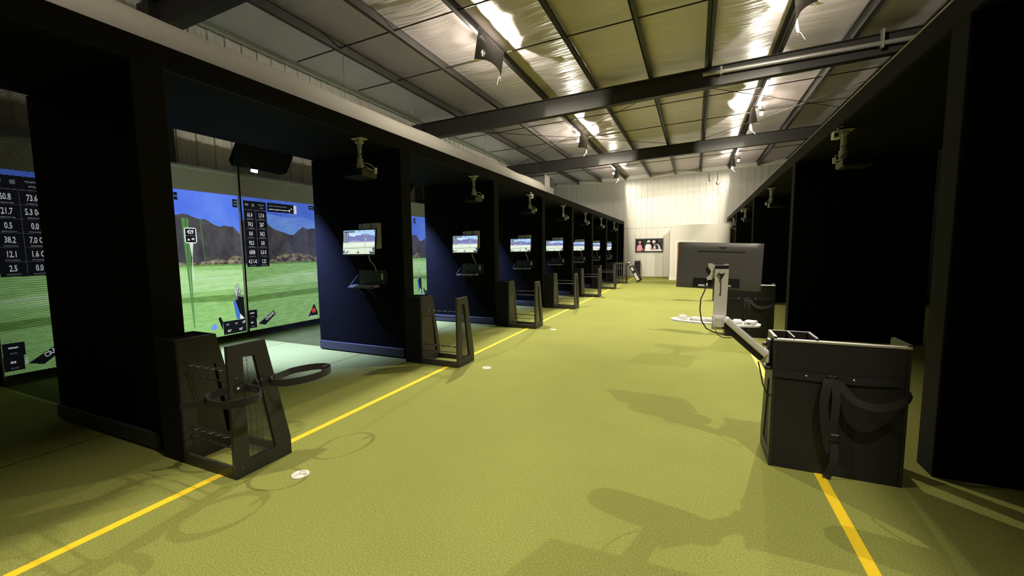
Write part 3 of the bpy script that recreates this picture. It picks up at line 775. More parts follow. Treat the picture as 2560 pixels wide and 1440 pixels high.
for k in range(7):
    y = YP + PITCH*(k+1); x = MX[k]; w = wh[k]
    sft = .62 if k in (2, 4) else 0.0
    L = 'lit white-framed golf monitor mounted on the ' + w if False else 'bright golf simulator monitor mounted on the ' + w
    pos = (x, y-.20, 1.692)
    if sft not in mon: mon[sft] = make_monitor(sft, L, pos, 'monitors on the left partitions')
    else: dup(mon[sft], pos, L)
    L = 'grey cable boxes behind the monitor on the ' + w
    if bx is None: bx = make_boxes((x+.02, y, 1.85), L, 'cable boxes on the left partitions')
    else: dup(bx, (x+.02, y, 1.85), L)
    L = 'black keyboard shelf with back plate on the ' + w
    if sh is None: sh = make_shelf((x+.06, y, 1.045), L, 'keyboard shelves on the left partitions')
    else: dup(sh, (x+.06, y, 1.045), L)
    L = 'white keyboard on the shelf of the ' + w
    if kb is None: kb = make_keyboard((x-.005, y-.155, 1.0455), L, 'keyboards on the left shelves')
    else: dup(kb, (x-.005, y-.155, 1.0455), L)
    L = 'white mouse beside the keyboard on the ' + w
    if ms is None: ms = make_mouse((x+.24, y-.14, 1.0455), L, 'mice on the left shelves')
    else: dup(ms, (x+.24, y-.14, 1.0455), L)

# ------------------------------------------------------------------ projectors on their ceiling mounts
def make_projector(loc, lb, grp, heavy=False):
    t = thing('ceiling_projector', lb, 'projector', loc, 0, grp)
    r = .034 if heavy else .023
    b = MB(); b.cbox(-.085, .085, -.06, .06, -.018, 0, .004); b.build('ceiling_plate', M_offwhite, t)
    b = MB(); b.cbox(-.04, .04, -.04, .04, -.065, -.018, .006); b.cyl((0, 0, -.065), (0, 0, -.10), r+.008, 16); b.build('collar', M_offwhite, t)
    b = MB(); b.cyl((0, 0, -.10), (0, 0, -.31), r, 16); b.build('pole', M_offwhite, t)
    for z in (-.10, -.205):
        b = MB(); b.cyl((0, 0, z-.004), (0, 0, z+.004), r+.004, 16); b.build('pole_ring', M_rod, t)
    b = MB(); b.cyl((0, 0, -.25), (0, 0, -.315), r+.012, 16); b.cbox(-.035, .035, -.03, .03, -.365, -.31, .006)
    b.ribbon([(-.10, 0, -.372), (0, 0, -.366), (.07, .05, -.375)], (0, 1, 0), .02, .006)
    b.ribbon([(.03, .02, -.368), (.08, .15, -.378), (.05, .22, -.385)], (1, 0, 0), .02, .006)
    b.build('tilt_bracket', M_offwhite, t)
    b = MB(); b.cbox(-.24, .05, -.05, .24, -.475, -.38, .016); b.build('body', mat('projector_black', (.004, .004, .004, 1), .6, spec=.2), t)
    b = MB(); b.cbox(.051, .060, -.04, .23, -.465, -.39, .006); b.build('lit_side', mat('projector_lit_side', (.08, .075, .07, 1), .5), t)  # corridor light on this side of the body, put into a paler colour
    b = MB(); b.cyl((-.24, .09, -.43), (-.26, .09, -.43), .04, 20); b.build('lens_ring', M_rod, t)
    b = MB(); b.tube([(.02, .02, -.30), (.09, .05, -.31), (.10, .10, -.33), (.115, .14, -.36)], .004, 6); b.tube([(.02, .02, -.32), (.07, .09, -.365), (.09, .16, -.385)], .004, 6); b.build('cable', M_grey, t)
    b = MB(); b.cbox(.10, .135, .13, .155, -.42, -.35, .004); b.build('plug_block', M_white, t)
    return t
pj = None
PN2 = ['in front of the ' + w for w in wh]
for k in range(7):
    y = 4.09 + PITCH*k if k < 6 else 22.0
    L = 'projector on a grey pole under the left fascia, ' + PN2[k]
    if pj is None: pj = make_projector((-3.73, y, SOF), L, 'projectors under the left fascia')
    else: dup(pj, (-3.73, y, SOF), L)
# fix: mounts hang just inside the fascia line
for o in list(COL.objects):
    if o.name.startswith('ceiling_projector') and o.parent is None: o.location.x = -3.885
RJ = ['nearest projector on a pale pole under the right fascia', 'second projector on a pale pole under the right fascia', 'third projector on a pale pole under the right fascia', 'farthest projector on a pale pole under the right fascia']
rj = make_projector((1.62, 6.35, SOF), RJ[0], 'projectors under the right fascia', True)
for o in list(rj.children):      # seen mirrored on this side: body and cables turn the other way
    pass
rj.rotation_euler = (0, 0, PI)
for i, y in enumerate((11.6, 17.1, 22.0)): dup(rj, (1.62, y, SOF), RJ[i+1])
def make_cam(loc, lb, grp, sgn):
    t = thing('adapter_block', lb, 'adapter', loc, 0, grp)
    b = MB(); b.tube([(.06*sgn, .0, .10), (.02*sgn, 0, .09), (0, 0, .03)], .012, 8); b.build('stem', M_white, t)
    b = MB(); b.cbox(-.045, .035, -.04, .04, -.05, .04, .008); b.build('block', M_white, t)
    b = MB(); b.cbox(-.03, .01, -.045, -.039, -.03, .015, .003); b.build('slot', M_plastic, t)
    return t
make_cam((1.51, 6.22, SOF-.085), 'white adapter block beside the nearest right projector pole', 'adapter blocks by projector poles', 1)
make_cam((1.51, 17.0, SOF-.085), 'white adapter block beside the third right projector pole', 'adapter blocks by projector poles', 1)
make_cam((-3.74, 9.72, SOF-.085), 'white adapter block beside the third left projector pole', 'adapter blocks by projector poles', -1)

# ------------------------------------------------------------------ club racks of the left row
def rack_profile(x):
    return [(x, 0, 0), (x, .425, 0), (x, .425, .134), (x, .267, .93), (x, 0, .93)]
def rack_window(x):
    return [(x, .10, .105), (x, .30, .11), (x, .30-.0003, .112), (x, .183, .833), (x, .10, .837)]
def rail_wave(z, y, amp, x0, x1):
    pts = []
    n = 60
    for i in range(n+1):
        u = i/n; ph = u*6*2*PI
        pts.append((x0 + (x1-x0)*u, y + amp*(1 if math.sin(ph) > 0 else -1)*min(1, abs(math.sin(ph))*1.6), z))
    return pts
def make_rack(loc, lb, grp):
    t = thing('club_rack', lb, 'rack', loc, 0, grp)
    b = MB(); b.frame(rack_profile(.83), rack_window(.83), (.03, 0, 0)); b.build('end_panel', M_steel, t)
    b = MB()
    for i in range(80):
        z = .11 + i*.0092
        y1 = .30 - (.30-.183)*(z-.11)/(.833-.11)
        if z < .834: b.box(.843, .847, .10, y1, z-.0024, z+.0024)
    for q in range(3): b.box(.8435, .8465, .135+q*.04, .1365+q*.04, .107, .835 if q == 0 else .835-.25*q)
    b.build('mesh_insert', M_steel, t)
    b = MB(); b.frame(rack_profile(.265), [(.265, .30, .12), (.265, .345, .12), (.265, .345, .13), (.265, .25, .70), (.265, .235, .70)], (.025, 0, 0)); b.build('inner_panel', M_steel, t)
    b = MB()
    b.prism(rack_profile(0), (.018, 0, 0)); b.box(.018, .265, 0, .016, 0, .925); b.box(.018, .265, .016, .4, .0, .02)
    b.prism([(.018, .425, .0), (.018, .425, .134), (.018, .267, .93), (.018, .252, .93), (.018, .41, .13), (.018, .41, 0)], (.247, 0, 0))
    b.build('bin', M_bin, t)
    for x in (.10, .18):
        b = MB(); b.box(x, x+.006, .016, .255, .70, .922); b.build('bin_divider', M_steel, t)
    b = MB(); b.cbox(.29, .83, 0, .025, 0, .08, .003); b.build('front_rail', M_steel, t)
    b = MB(); b.cbox(.29, .83, .395, .42, 0, .06, .003); b.build('back_rail', M_steel, t)
    for (z, hook) in ((.745, 1), (.667, 0), (.267, 1), (.193, 0)):
        b = MB()
        if hook:
            b.box(.29, .83, .05, .056, z-.004, z+.008); b.tube(rail_wave(z, .04, .016, .30, .82), .004, 5)
            b.build('hook_rail', M_rod, t)
        else:
            b.tube([(.29, .045, z), (.83, .045, z)], .006, 8); b.build('support_rod', M_rod, t)
    for (y, z) in ((.05, .06), (.05, .70), (.37, .06)):
        b = MB(); b.lathe([(0, .003), (.006, .002), (.008, 0)], Matrix.Translation((.86, y, z)) @ Matrix.Rotation(PI/2, 4, 'Y'), 10); b.build('bolt', M_rod, t)
    return t
XR0 = -3.69
RKL = ['nearest left black club rack with two looped bag straps on its end', 'second left black club rack, in front of the nearest lit monitor', 'third left black club rack standing on the yellow line',
       'fourth left black club rack standing on the yellow line', 'fifth left black club rack standing on the yellow line', 'sixth left black club rack standing on the yellow line', 'farthest left black club rack holding upright golf clubs']
rk = make_rack((XR0, 4.61, 0), RKL[1], 'club racks along the left yellow line')
for k in (0, 2, 3, 4, 5, 6):
    r_ = dup(rk, (XR0, 4.61 + (k-1)*2.915, 0), RKL[k])
    if k == 0: rk0 = r_
# belt with two loops on the nearest rack
def add_strap(t, M):
    o = bpy.data.objects.new('bag_strap', None)
    b = MB(); pts = [(.866, .03, .63), (.866, .12, .63), (.866, .20, .63), (.866, .30, .63)]
    b.ribbon(pts, (0, 0, 1), .048, .004)
    root = b.build('bag_strap', M_strap, t)
    # far loop
    def loop(cx, cy, rx, ry, a0, a1, z0, dz, n=28, rot=0):
        L = []
        for i in range(n+1):
            a = a0 + (a1-a0)*i/n
            x = rx*math.cos(a); y = ry*math.sin(a)
            L.append((cx + x*math.cos(rot) - y*math.sin(rot), cy + x*math.sin(rot) + y*math.cos(rot), z0 + dz*math.sin(a)*.5))
        return L
    b = MB(); b.ribbon([(.868, .215, .628)] + loop(.985, .455, .15, .215, -PI*.78, PI*1.02, .632, .012, 30, math.radians(-12)) + [(.868, .335, .632)], (0, 0, 1), .05, .005); b.build('strap_loop', M_strap, root)
    b = MB(); b.ribbon([(.868, .165, .628)] + loop(.955, -.03, .165, .12, PI*.52, -PI*1.12, .617, .03, 30, math.radians(20)) + [(.868, .04, .63)], (0, 0, 1), .05, .005); b.build('strap_loop', M_strap, root)
    b = MB()
    for q in (.165, .20):
        b.tube([(.885 + .012*math.cos(a*PI/8), q, .63 + .028*math.sin(a*PI/8)) for a in range(17)], .005, 6)
    b.cbox(.868, .89, .155, .21, .612, .648, .004); b.build('buckle', M_plastic, root)
    for y in (.05, .29):
        b = MB(); b.lathe([(0, .005), (.006, .004), (.009, 0)], Matrix.Translation((.8685, y, .632)) @ Matrix.Rotation(PI/2, 4, 'Y'), 12); b.build('screw', M_white, root)
    b = MB(); b.cbox(.80, .815, -.13, -.10, .575, .635, .003); b.build('strap_slider', M_strap, root)
    b = MB(); b.ribbon([(.83, -.12, .60), (.78, -.19, .59), (.73, -.23, .585)], (0, 0, 1), .04, .003); b.build('strap_end', M_strap, root)
    b = MB(); b.cbox(1.04, 1.055, .585, .65, .61, .665, .003); b.build('strap_slider', M_strap, root)
add_strap(rk0, None)

# clubs standing in the farthest rack
def make_club(loc, lb, grp, tilt):
    t = thing('golf_club', lb, 'golf club', loc, 0, grp); t.rotation_euler = (tilt[0], tilt[1], 0)
    b = MB(); b.tube([(0, 0, .25), (0, 0, .86)], .006, 8, True, [.005, .007]); b.build('shaft', M_galv, t)
    b = MB(); b.tube([(0, 0, 0), (0, 0, .26)], .012, 8, True, [.011, .014]); b.build('grip', M_plastic, t)
    b = MB(); b.prism([(-.012, 0, .855), (.012, 0, .85), (.035, -.06, .885), (.02, -.085, .925), (-.012, -.06, .93)], (.018, 0, 0)); b.build('club_head', M_galv, t)
    return t
gc = None
CL = ['leftmost golf club in the farthest left rack', 'second golf club from left in the farthest left rack', 'third golf club from left in the farthest left rack', 'fourth golf club from left in the farthest left rack', 'rightmost golf club in the farthest left rack']
for i in range(5):
    p = (-3.31 + i*.085, 4.61+5*2.915+.07, .03)
    if gc is None: gc = make_club(p, CL[0], 'clubs in the farthest rack', (0, 0))
    else: dup(gc, p, CL[i])

# ------------------------------------------------------------------ floor tape, cups
b = MB(); b.box(-3.035, -2.975, Y0, 23.5, .0, .0025); tag(b.build('floor_tape', M_tape), 'long yellow tape line along the left racks', 'tape', 'yellow floor lines')
b = MB(); b.box(.79, .85, Y0, 21.9, .0, .0025); tag(b.build('floor_tape', M_tape), 'yellow tape line running under the right racks', 'tape', 'yellow floor lines')
cup = None
for y, lb in ((1.92, 'white putting cup disc in the turf by the nearest rack'), (4.76, 'white putting cup disc in the turf by the second rack'), (7.6, 'white putting cup disc in the turf by the third rack')):
    if cup is None:
        cup = thing('putting_cup', lb, 'putting cup', (-2.49, y, 0), 0, 'putting cups')
        b = MB(); b.lathe([(.058, 0), (.058, .004), (.052, .006), (.0, .005)], None, 32); b.build('rim_disc', mat('cup_white', (.85, .80, .74, 1), .4, var=.15, nscale=40), cup)
        b = MB()
        for a in range(3):
            R = Matrix.Rotation(a*2*PI/3 + .3, 4, 'Z'); b.box(0, .045, -.003, .003, .0056, .0075, R)
        b.build('spokes', mat('cup_pink', (.55, .36, .30, 1), .5), cup)
    else: dup(cup, (-2.49, y, 0), lb)

# ------------------------------------------------------------------ right bays
RPL = ['black partition end of the right bays nearest the viewer', 'second black partition of the right bays, behind the grey monitor', 'third black partition of the right bays', 'farthest black partition of the right bays']
for y, lb in zip(RP, RPL):
    t = thing('bay_partition', lb, 'partition', (0, y, 0), 0, 'black partitions of the right bays')
    b = MB(); b.cbox(XRF+.02, 3.3, 0, .2, .0, SOF, .004); b.build('panel', M_black, t)
    b = MB(); b.cbox(XRF, XRF+.02, -.004, .204, 0, SOF, .004); b.build('end_strip', M_fascia, t)
b = MB(); b.cbox(5.4, 5.45, Y0+.02, YE-.1, .1, 3.0, .004)
struct(b.build('wall_screen_backing', M_black))

def make_closed_rack(loc, lb, grp):
    t = thing('club_rack', lb, 'rack', loc, 0, grp)
    b = MB(); b.cbox(.02, .72, 0, .018, 0, .905, .003); b.build('front_panel', M_rackface, t)
    b = MB(); b.cbox(.0, .74, -.004, .03, .905, .922, .003); b.build('top_trim', M_alu, t)
    prof = [(0, .0, 0), (0, .40, 0), (0, .40, .134), (0, .255, .935), (0, .0, .935)]
    win = [(0, .08, .105), (0, .28, .11), (0, .28-.0003, .112), (0, .17, .60), (0, .08, .60)]
    b = MB(); b.frame(prof, win, (.02, 0, 0)); b.build('end_panel', M_steel, t)
    b = MB()
    for i in range(54):
        z = .11 + i*.0092
        b.box(.008, .012, .08, .28-(.11)*(z-.11)/.49, z-.0024, z+.0024)
    b.build('mesh_insert', M_steel, t)
    b = MB(); b.frame([(.72,)+p[1:] for p in prof], [(.72,)+p[1:] for p in win], (.02, 0, 0)); b.build('far_panel', M_steel, t)
    b = MB(); b.box(.245, .26, .018, .26, .55, .935); b.prism([(.02, .265, .55), (.02, .255, .935), (.02, .243, .935), (.02, .25, .55)], (.24, 0, 0)); b.box(.02, .25, .018, .25, .55, .56); b.build('bin', M_steel, t)
    b = MB(); b.box(.02, .26, .247, .253, .935, .939); b.box(.119, .125, .02, .25, .935, .939); b.box(.252, .258, .02, .25, .935, .939); b.box(0.004, .012, .0, .255, .935, .939); b.build('bin_rim', M_grey, t)
    b = MB(); b.box(.118, .126, .018, .25, .60, .935); b.build('bin_divider', M_steel, t)
    b = MB(); b.cbox(.02, .72, .37, .395, 0, .06, .003); b.build('back_rail', M_steel, t)
    # belt with hanging strap
    b = MB(); b.ribbon([(.005, -.007, .678), (.18, -.008, .676), (.36, -.009, .674), (.55, -.008, .676), (.70, -.007, .69)], (0, 0, 1), .052, .004)
    belt = b.build('bag_strap', M_strap, t)
    for x in (.195, .455):
        b = MB(); b.lathe([(0, .005), (.004, .004), (.006, 0)], Matrix.Translation((x, -.0115, .68)) @ Matrix.Rotation(PI/2, 4, 'X'), 12); b.build('screw', M_white, belt)
    b = MB(); b.cbox(.31, .36, -.03, -.010, .655, .70, .005)
    for z in (.667, .69): b.tube([(.335 + .02*math.cos(a*PI/8), -.03, z + .008*math.sin(a*PI/8)) for a in range(17)], .003, 6)
    b.build('buckle', M_plastic, belt)
    b = MB(); b.ribbon([(.315, -.03, .675), (.30, -.05, .62), (.29, -.06, .50), (.305, -.055, .36), (.325, -.05, .25), (.345, -.05, .18)], [(1, 0, 0)]*6, .05, .003)
    b.ribbon([(.345, -.03, .675), (.355, -.055, .58), (.352, -.062, .45), (.345, -.055, .32), (.345, -.05, .28)], [(1, 0, 0)]*5, .045, .003)
    b.ribbon([(.355, -.045, .30), (.36, -.06, .22), (.355, -.07, .12), (.335, -.06, .04), (.328, -.062, .01)], [(1, 0, 0)]*5, .045, .003)
    b.build('hanging_strap', M_strap, belt)
    b = MB(); b.cbox(.335, .385, -.062, -.045, .262, .315, .004); b.build('strap_slider', M_plastic, belt)
    b = MB(); b.ribbon([(.37, -.03, .665), (.41, -.07, .60), (.46, -.10, .56), (.54, -.12, .545), (.62, -.11, .56), (.70, -.08, .60), (.74, -.03, .63)], [(0, .3, 1)]*7, .045, .003); b.build('strap_loop', M_strap, belt)
    return t
RRY = [3.32, 8.13, 13.45, 18.9]
RRL = ['large closed black club rack at right carrying the grey monitor arm', 'closed black rack seen behind the large grey monitor', 'third closed black rack on the right line, hidden behind the monitor']
rr = make_closed_rack((.52, RRY[0], 0), RRL[0], 'closed racks along the right yellow line')
for i in (1, 2): dup(rr, (.52, RRY[i], 0), RRL[i])

# monitor arm with tray
def make_arm(loc, lb, grp):
    t = thing('monitor_arm', lb, 'monitor arm', loc, 0, grp)
    b = MB(); b.cbox(-.03, .0, .05, .13, .70, .90, .006); b.cbox(-.045, .0, .02, .16, .69, .715, .005); b.cyl((-.03, .09, .86), (-.055, .09, .86), .014, 14); b.build('clamp', M_steel, t)
    b = MB(); b.cbox(-.075, -.02, .02, .09, .735, .83, .008); b.build('shoulder_joint', M_silver, t)
    # spring arm from shoulder to elbow
    A = Vector((-.055, .02, .775)); E = Vector((-.325, .00, 1.02))
    d = (E-A); L = d.length; d.normalize(); ang = math.atan2(d.z, d.x)
    Mt = Matrix.Translation(A) @ Matrix.Rotation(-ang, 4, 'Y')
    b = MB(); b.cbox(0, L, -.042, .042, -.050, -.006, .010, Mt); b.build('arm_cover', M_silver, t)
    b = MB(); b.cbox(.005, L-.02, -.03, .03, -.007, .034, .008, Mt); b.build('arm_underside', M_plastic, t)
    b = MB(); b.cyl((-.345, .0, .985), (-.345, .0, 1.045), .034, 24); b.cyl((-.345, 0, 1.045), (-.345, 0, 1.052), .03, 24); b.build('elbow_joint', M_silver, t)
    b = MB(); b.cbox(-.395, -.305, .02, .05, .955, .985, .004); b.cbox(-.392, -.308, .025, .045, .985, 1.06, .004); b.build('foot_bracket', M_silver, t)
    b = MB(); b.prism([(-.388, .035, .99), (-.300, .035, .99), (-.292, .035, 1.40), (-.380, .035, 1.40)], (0, .02, 0)); b.build('post', M_silver, t)
    b = MB(); b.prism([(-.364, .032, 1.375), (-.340, .032, 1.364), (-.315, .032, 1.372), (-.318, .032, 1.365), (-.335, .032, 1.348), (-.338, .032, 1.325), (-.346, .032, 1.325), (-.347, .032, 1.35)], (0, -.012, 0))
    b.box(-.344, -.339, .030, .034, 1.225, 1.33); b.cyl((-.343, .034, 1.215), (-.343, .030, 1.215), .006, 10); b.build('adjust_knob', M_plastic, t)
    b = MB(); b.cbox(-.381, -.293, .04, .07, 1.40, 1.425, .003); b.build('post_cap', M_plastic, t)
    b = MB()
    b.prism([(-.428, .068, 1.44), (-.40, .068, 1.44), (-.385, .068, 1.428), (-.33, .068, 1.428), (-.318, .068, 1.436), (-.292, .068, 1.436), (-.292, .068, 1.32), (-.33, .068, 1.335),
             (-.38, .068, 1.335), (-.405, .068, 1.318), (-.432, .068, 1.318), (-.437, .068, 1.335), (-.414, .068, 1.355), (-.407, .068, 1.385), (-.425, .068, 1.41)], (0, .008, 0)); b.build('mount_plate', M_silver, t)
    # oval tray
    b = MB(); n = 40; pts = []
    for i in range(n):
        a = 2*PI*i/n; e = 4.0
        cx = math.copysign(abs(math.cos(a))**(2/e), math.cos(a)); cy = math.copysign(abs(math.sin(a))**(2/2.4), math.sin(a))
        px_, py_ = .31*cx, .11*cy; q_ = math.radians(-10); pts.append((-.375 + px_*math.cos(q_) - py_*math.sin(q_), .15 + px_*math.sin(q_) + py_*math.cos(q_), .985))
    b.prism(pts, (0, 0, .012)); b.build('tray', M_white, t)
    b = MB(); b.box(-.375, -.32, .04, .20, .972, .986); b.build('tray_support', M_silver, t)
    b = MB(); b.tube([(-.44, .07, 1.27), (-.445, .05, 1.24), (-.47, .02, 1.18), (-.475, .0, 1.10), (-.462, -.02, 1.02), (-.43, -.03, .97), (-.38, -.03, .945), (-.30, -.03, .93), (-.25, 0, .92), (-.22, .0, .90)], .0045, 6)
    b.tube([(-.37, .03, .955), (-.355, 0, .925), (-.32, -.01, .905), (-.26, 0, .905)], .003, 6)
    b.tube([(-.09, -.005, .75), (-.075, -.03, .68), (-.06, -.03, .60), (-.03, -.01, .53), (-.004, .04, .50)], .005, 6)
    b.build('cable', M_plastic, t)
    return t
def make_desk_monitor(loc, lb, grp):
    t = thing('computer_monitor', lb, 'monitor', loc, 0, grp)
    Rm = Matrix.Rotation(math.radians(-5), 4, 'X') @ Matrix.Rotation(math.radians(2.2), 4, 'Y')
    b = MB()
    # shell: front plate plus shallow domed back
    nu, nv = 24, 14; vs = []; hw, hh = .283, .173
    for j in range(nv+1):
        for i in range(nu+1):
            u = -1+2*i/nu; v = -1+2*j/nv
            dd = (1-abs(u)**8)*(1-abs(v)**8)
            vs.append(Rm @ Vector((hw*u, -.016*dd**.7, hh*v)))
    b.add(vs, [(j*(nu+1)+i, j*(nu+1)+i+1, (j+1)*(nu+1)+i+1, (j+1)*(nu+1)+i) for j in range(nv) for i in range(nu)], True)
    b.cbox(-hw, hw, 0, .014, -hh, hh, .003, Rm)
    b.build('shell', M_monback, t)
    b = MB(); b.box(-hw+.006, hw-.006, .0142, .0155, -hh+.012, hh-.006, Rm); b.build('screen', M_plastic, t)
    b = MB(); b.box(-.145, .165, -.0185, -.0155, .103, .108, Rm); b.build('vent_slot', mat('black_slot', (.003, .003, .003, 1), .6), t)
    vs, fs = font_mesh('PHILIPS', .016)
    b = MB(); b.add([Rm @ Vector((v.x + .02, -.0178, v.y + .135)) for v in vs], [tuple(reversed(f)) for f in fs]); b.build('logo', mat('logo_dark', (.012, .012, .012, 1), .3), t)
    M_rec = mat('black_recess', (.005, .005, .006, 1), .5)
    b = MB(); b.box(-.165, -.04, -.0185, -.014, -.16, -.095, Rm); b.build('port_recess', M_rec, t)
    b = MB(); b.box(.03, .145, -.0185, -.014, -.155, -.09, Rm); b.build('power_recess', M_rec, t)
    b = MB(); b.box(-.128, -.085, -.0195, -.0184, -.156, -.143, Rm); b.build('sticker', M_white, t)
    b = MB(); b.box(-.075, -.064, -.024, -.0184, -.155, -.13, Rm); b.build('plug', M_silver, t)
    b = MB(); b.box(-.074, -.066, -.022, -.0184, -.115, -.105, Rm); b.build('plug', M_silver, t)
    b = MB(); b.box(.065, .09, -.0215, -.0184, -.15, -.138, Rm); b.build('plug', M_silver, t)
    return t
ARL = ['silver monitor arm with white tray clamped to the large right rack', 'silver monitor arm on the second right rack, hidden behind the monitor', 'silver monitor arm on the third right rack, hidden behind the monitor']
MNL = ['large dark grey computer monitor seen from behind on the silver arm', 'dark computer monitor on the second right rack, hidden behind the first', 'dark computer monitor on the third right rack, hidden behind the first']
am = make_arm((.52, RRY[0], 0), ARL[0], 'monitor arms of the right racks')
dm = make_desk_monitor((.163, RRY[0]+.11, 1.419), MNL[0], 'monitors of the right racks')
tm = make_mouse((-.075, RRY[0]+.185, .9975), 'white mouse at the left end of the white tray', None, .5)
t = thing('keyboard', 'small white keyboard on the white tray beside the mouse', 'keyboard', (.11, RRY[0]+.165, .9975), -.17)
b = MB(); b.cbox(-.13, .13, -.05, .05, 0, .014, .004); b.build('base', M_white, t)
b = MB()
for r_i in range(4):
    for c in range(12): b.box(-.12+c*.0202, -.12+c*.0202+.016, -.042+r_i*.021, -.042+r_i*.021+.017, .0135, .0175)
b.build('keys', M_white, t)
t = thing('adapter_box', 'small white box with a slot at the right end of the tray', 'box', (.385, RRY[0]+.105, .9975), -.35)
b = MB(); b.cbox(-.035, .035, -.05, .05, 0, .022, .004); b.build('case', M_white, t)
b = MB(); b.box(-.012, .012, -.0512, -.0495, .008, .013); b.build('slot', M_plastic, t)
b = MB(); b.cbox(.275, .335, RRY[0]+.07, RRY[0]+.18, .9975, 1.018, .008); tag(b.build('remote_control', M_white), 'rounded white remote on the tray just right of the arm', 'remote')
for i in (1, 2):
    dup(am, (.52, RRY[i], 0), ARL[i]); dup(dm, (.163, RRY[i]+.11, 1.419), MNL[i])

# ------------------------------------------------------------------ things by the back wall
t = thing('wall_television', 'black framed television on the back wall showing three golfers', 'television', (-2.385, YE-.03, 1.76))
b = MB(); b.frame([(-.745, -.05, -.385), (.745, -.05, -.385), (.745, -.05, .385), (-.745, -.05, .385)], [(-.685, -.05, -.315), (.685, -.05, -.315), (.685, -.05, .32), (-.685, -.05, .32)], (0, .045, 0)); b.build('frame', M_plastic, t)
b = MB(); keys = []
TV = {'bg': glow('tv_dark', (40, 44, 40)), 'pk': glow('tv_pink', (238, 150, 158)), 'wh': glow('tv_white', (250, 240, 222)), 'sk': glow('tv_skin', (196, 140, 116)), 'dk': glow('tv_dark_grey', (66, 62, 54)), 'gy': glow('tv_grey', (150, 140, 122)), 'rd': glow('tv_maroon', (96, 34, 40))}  # flat picture tones; dark grey serves hair, clothes and backdrop shapes
tvk = list(TV)
def tp(k, lay, pts):
    b.cur = tvk.index(k); b.add([(x, -.02-.0006*lay, z) for (x, z) in pts], [tuple(range(len(pts)))])
def ell(cx, cz, rx, rz, n=14): return [(cx+rx*math.cos(2*PI*i/n), cz+rz*math.sin(2*PI*i/n)) for i in range(n)]
tp('bg', 0, [(-.685, -.315), (.685, -.315), (.685, .32), (-.685, .32)])
tp('dk', 1, [(-.30, -.1), (.0, -.1), (.02, .25), (-.28, .28)]); tp('dk', 1, [(.45, .0), (.66, -.05), (.66, .28), (.5, .30)])
tp('wh', 2, [(-.22, -.315), (.685, -.315), (.685, -.235), (-.20, -.25)])
tp('pk', 2, [(-.67, -.31), (-.64, -.05), (-.58, .03), (-.47, .06), (-.40, .0), (-.37, -.12), (-.40, -.31)])
tp('sk', 3, ell(-.50, .12, .055, .075)); tp('pk', 4, [(-.58, .14), (-.57, .22), (-.50, .26), (-.43, .22), (-.41, .15), (-.50, .17)]); tp('dk', 4, [(-.53, .04), (-.47, .05), (-.45, .09), (-.53, .085)])
tp('sk', 3, [(-.40, -.12), (-.37, -.12), (-.28, -.24), (-.22, -.29), (-.30, -.30), (-.38, -.24)]); tp('rd', 3, [(-.42, -.31), (-.25, -.31), (-.30, -.26), (-.40, -.27)])
tp('wh', 3, [(-.22, -.26), (-.20, -.02), (-.12, .07), (.0, .09), (.09, .04), (.14, -.10), (.12, -.25)])
tp('dk', 4, ell(-.03, .13, .06, .07)); tp('wh', 5, [(-.11, .16), (-.10, .25), (-.03, .29), (.05, .27), (.06, .20), (.07, .17), (-.02, .17)])
tp('sk', 4, [(.06, -.10), (.13, -.12), (.25, -.24), (.22, -.28), (.08, -.24)])
tp('gy', 3, [(.20, -.24), (.24, -.04), (.32, .06), (.44, .08), (.54, -.04), (.58, -.25)]); tp('dk', 4, [(.34, -.20), (.36, .02), (.46, .02), (.50, -.14), (.44, -.22)])
tp('wh', 4, [(.42, .08), (.50, .04), (.60, -.10), (.62, -.27), (.56, -.27), (.53, -.10)]); tp('sk', 4, ell(.26, .13, .06, .075)); tp('wh', 5, [(.17, .15), (.18, .25), (.26, .29), (.34, .24), (.35, .18), (.26, .17)])
tp('wh', 5, [(.26, -.05), (.34, -.06), (.36, -.20), (.28, -.18)]); tp('gy', 2, [(.50, .20), (.64, .28), (.64, .30), (.50, .23)])
b.build('screen', [TV[k] for k in tvk], t)
b = MB(); b.box(-.3, .3, -.004, .028, -.2, .2); b.build('mount', M_plastic, t)

t = thing('storage_tower', 'black slatted storage tower against the back wall below the television', 'storage', (-2.955, YE-.28, 0))
b = MB(); b.cbox(-.145, -.125, -.17, .17, 0, .90, .004); b.cbox(.125, .145, -.17, .17, 0, .90, .004); b.box(-.125, .125, .15, .17, 0, .9); b.build('frame', M_plastic, t)
for i in range(5):
    b = MB(); b.cbox(-.125, .125, -.165, .14, .02+i*.178, .02+i*.178+.15, .012); b.build('drawer', M_plastic, t)

# golf bag leaning by the far rack
t = thing('golf_bag', 'leaning black and white golf bag beside the farthest left rack', 'golf bag', (-2.40, 20.0, 0))
ax = Vector((-.50, .10, .86)).normalized()
Mb = Matrix.Translation((.08, 0, .07)) @ ax.to_track_quat('Z', 'Y').to_matrix().to_4x4()
b = MB(); b.lathe([(0, 0), (.10, 0), (.125, .03), (.13, .25), (.115, .5), (.12, .72), (.13, .80), (.115, .81), (.105, .70)], Mb, 20); b.build('body', mat('bag_black', (.02, .02, .022, 1), .5, bump=.2, bscale=30), t)
b = MB()
Mp = Mb @ Matrix.Translation((.0, 0, 0))
b.prism([(.06, -.07, .04), (.15, -.06, .06), (.17, -.05, .30), (.13, -.05, .42), (.07, -.06, .44)], (0, .12, 0), Mb); b.build('side_pocket', M_white, t)
b = MB(); b.prism([(.06, -.05, .55), (.14, -.04, .56), (.14, -.04, .72), (.08, -.04, .74)], (0, .09, 0), Mb); b.build('upper_pocket', M_white, t)
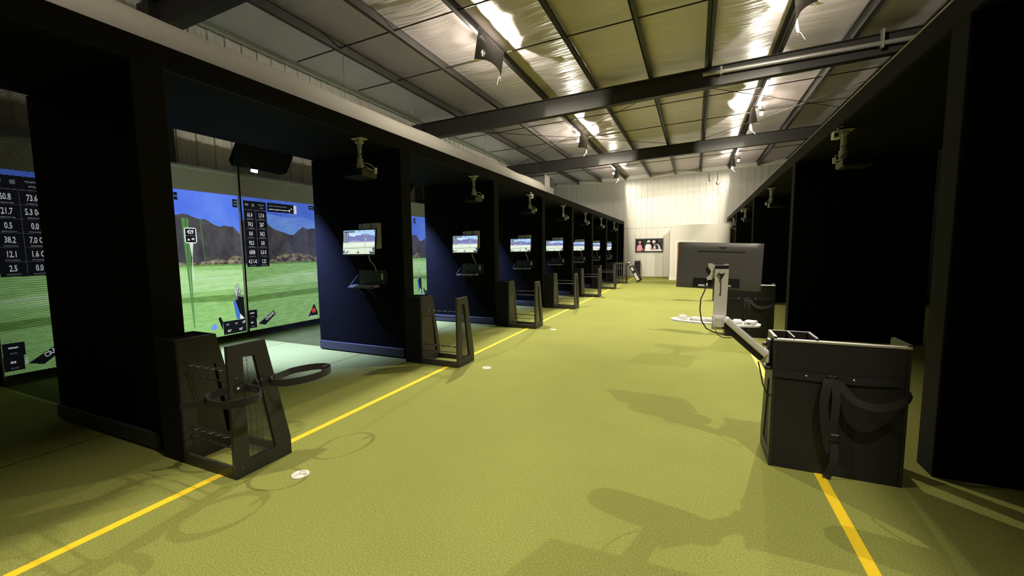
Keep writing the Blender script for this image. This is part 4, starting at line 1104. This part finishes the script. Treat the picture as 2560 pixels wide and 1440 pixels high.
b = MB(); b.tube([tuple(Mb @ Vector(p)) for p in ((.10, .05, .72), (.20, .10, .55), (.19, .10, .35), (.11, .05, .2))], .014, 6); b.build('shoulder_strap', M_strap, t)
b = MB(); b.tube([tuple(Mb @ Vector((.02, .10, .74))), (-.12, .42, .012)], .010, 6); b.tube([tuple(Mb @ Vector((.0, -.10, .74))), (-.42, -.18, .012)], .010, 6); b.build('stand_leg', M_rod, t)
hd = [('first wood in the leaning golf bag, white headed', (.03, .02), .98), ('iron head low in the leaning golf bag', (-.06, -.02), .86), ('second club with dark head in the leaning golf bag', (.06, -.04), .93)]
for lb, (px, py), ln in hd:
    c = thing('golf_club', lb, 'golf club', tuple(Vector((-2.40, 20.0, 0)) + Mb @ Vector((px, py, .35))), 0, 'clubs in the leaning bag')
    c.rotation_euler = ax.to_track_quat('Z', 'Y').to_euler()
    b = MB(); b.tube([(0, 0, 0), (0, 0, ln-.35)], .006, 6); b.build('shaft', M_rod, c)
    b = MB(); b.lathe([(0, -.02), (.04, -.01), (.05, .02), (.035, .05), (0, .06)], Matrix.Translation((0, -.03, ln-.35)) @ Matrix.Diagonal((1, 1.3, .8, 1)), 12); b.build('club_head', M_white if 'white' in lb or 'iron' in lb else M_plastic, c)

# ------------------------------------------------------------------ world, camera, view
w = bpy.data.worlds.new('World'); scene.world = w; w.use_nodes = True
w.node_tree.nodes['Background'].inputs['Color'].default_value = (.0, .0, .0, 1)
cam = bpy.data.cameras.new('Camera'); co = bpy.data.objects.new('Camera', cam); COL.objects.link(co)
cam.sensor_fit = 'HORIZONTAL'; cam.sensor_width = 36.0; cam.lens = 1030.9*36.0/2560.0; cam.clip_start = .02; cam.clip_end = 200
r = Vector((0.91461996, 0.40418121, -0.01038598)); u = Vector((-0.02714118, 0.08700704, 0.9958379)); f = Vector((-0.40340263, 0.91053134, -0.09054833))
co.matrix_world = Matrix(((r.x, u.x, -f.x, 0), (r.y, u.y, -f.y, 0), (r.z, u.z, -f.z, 1.55), (0, 0, 0, 1)))
scene.camera = co
vs_ = scene.view_settings; vs_.view_transform = 'Standard'; vs_.look = 'None'; vs_.exposure = 0; vs_.gamma = 1; vs_.use_curve_mapping = False
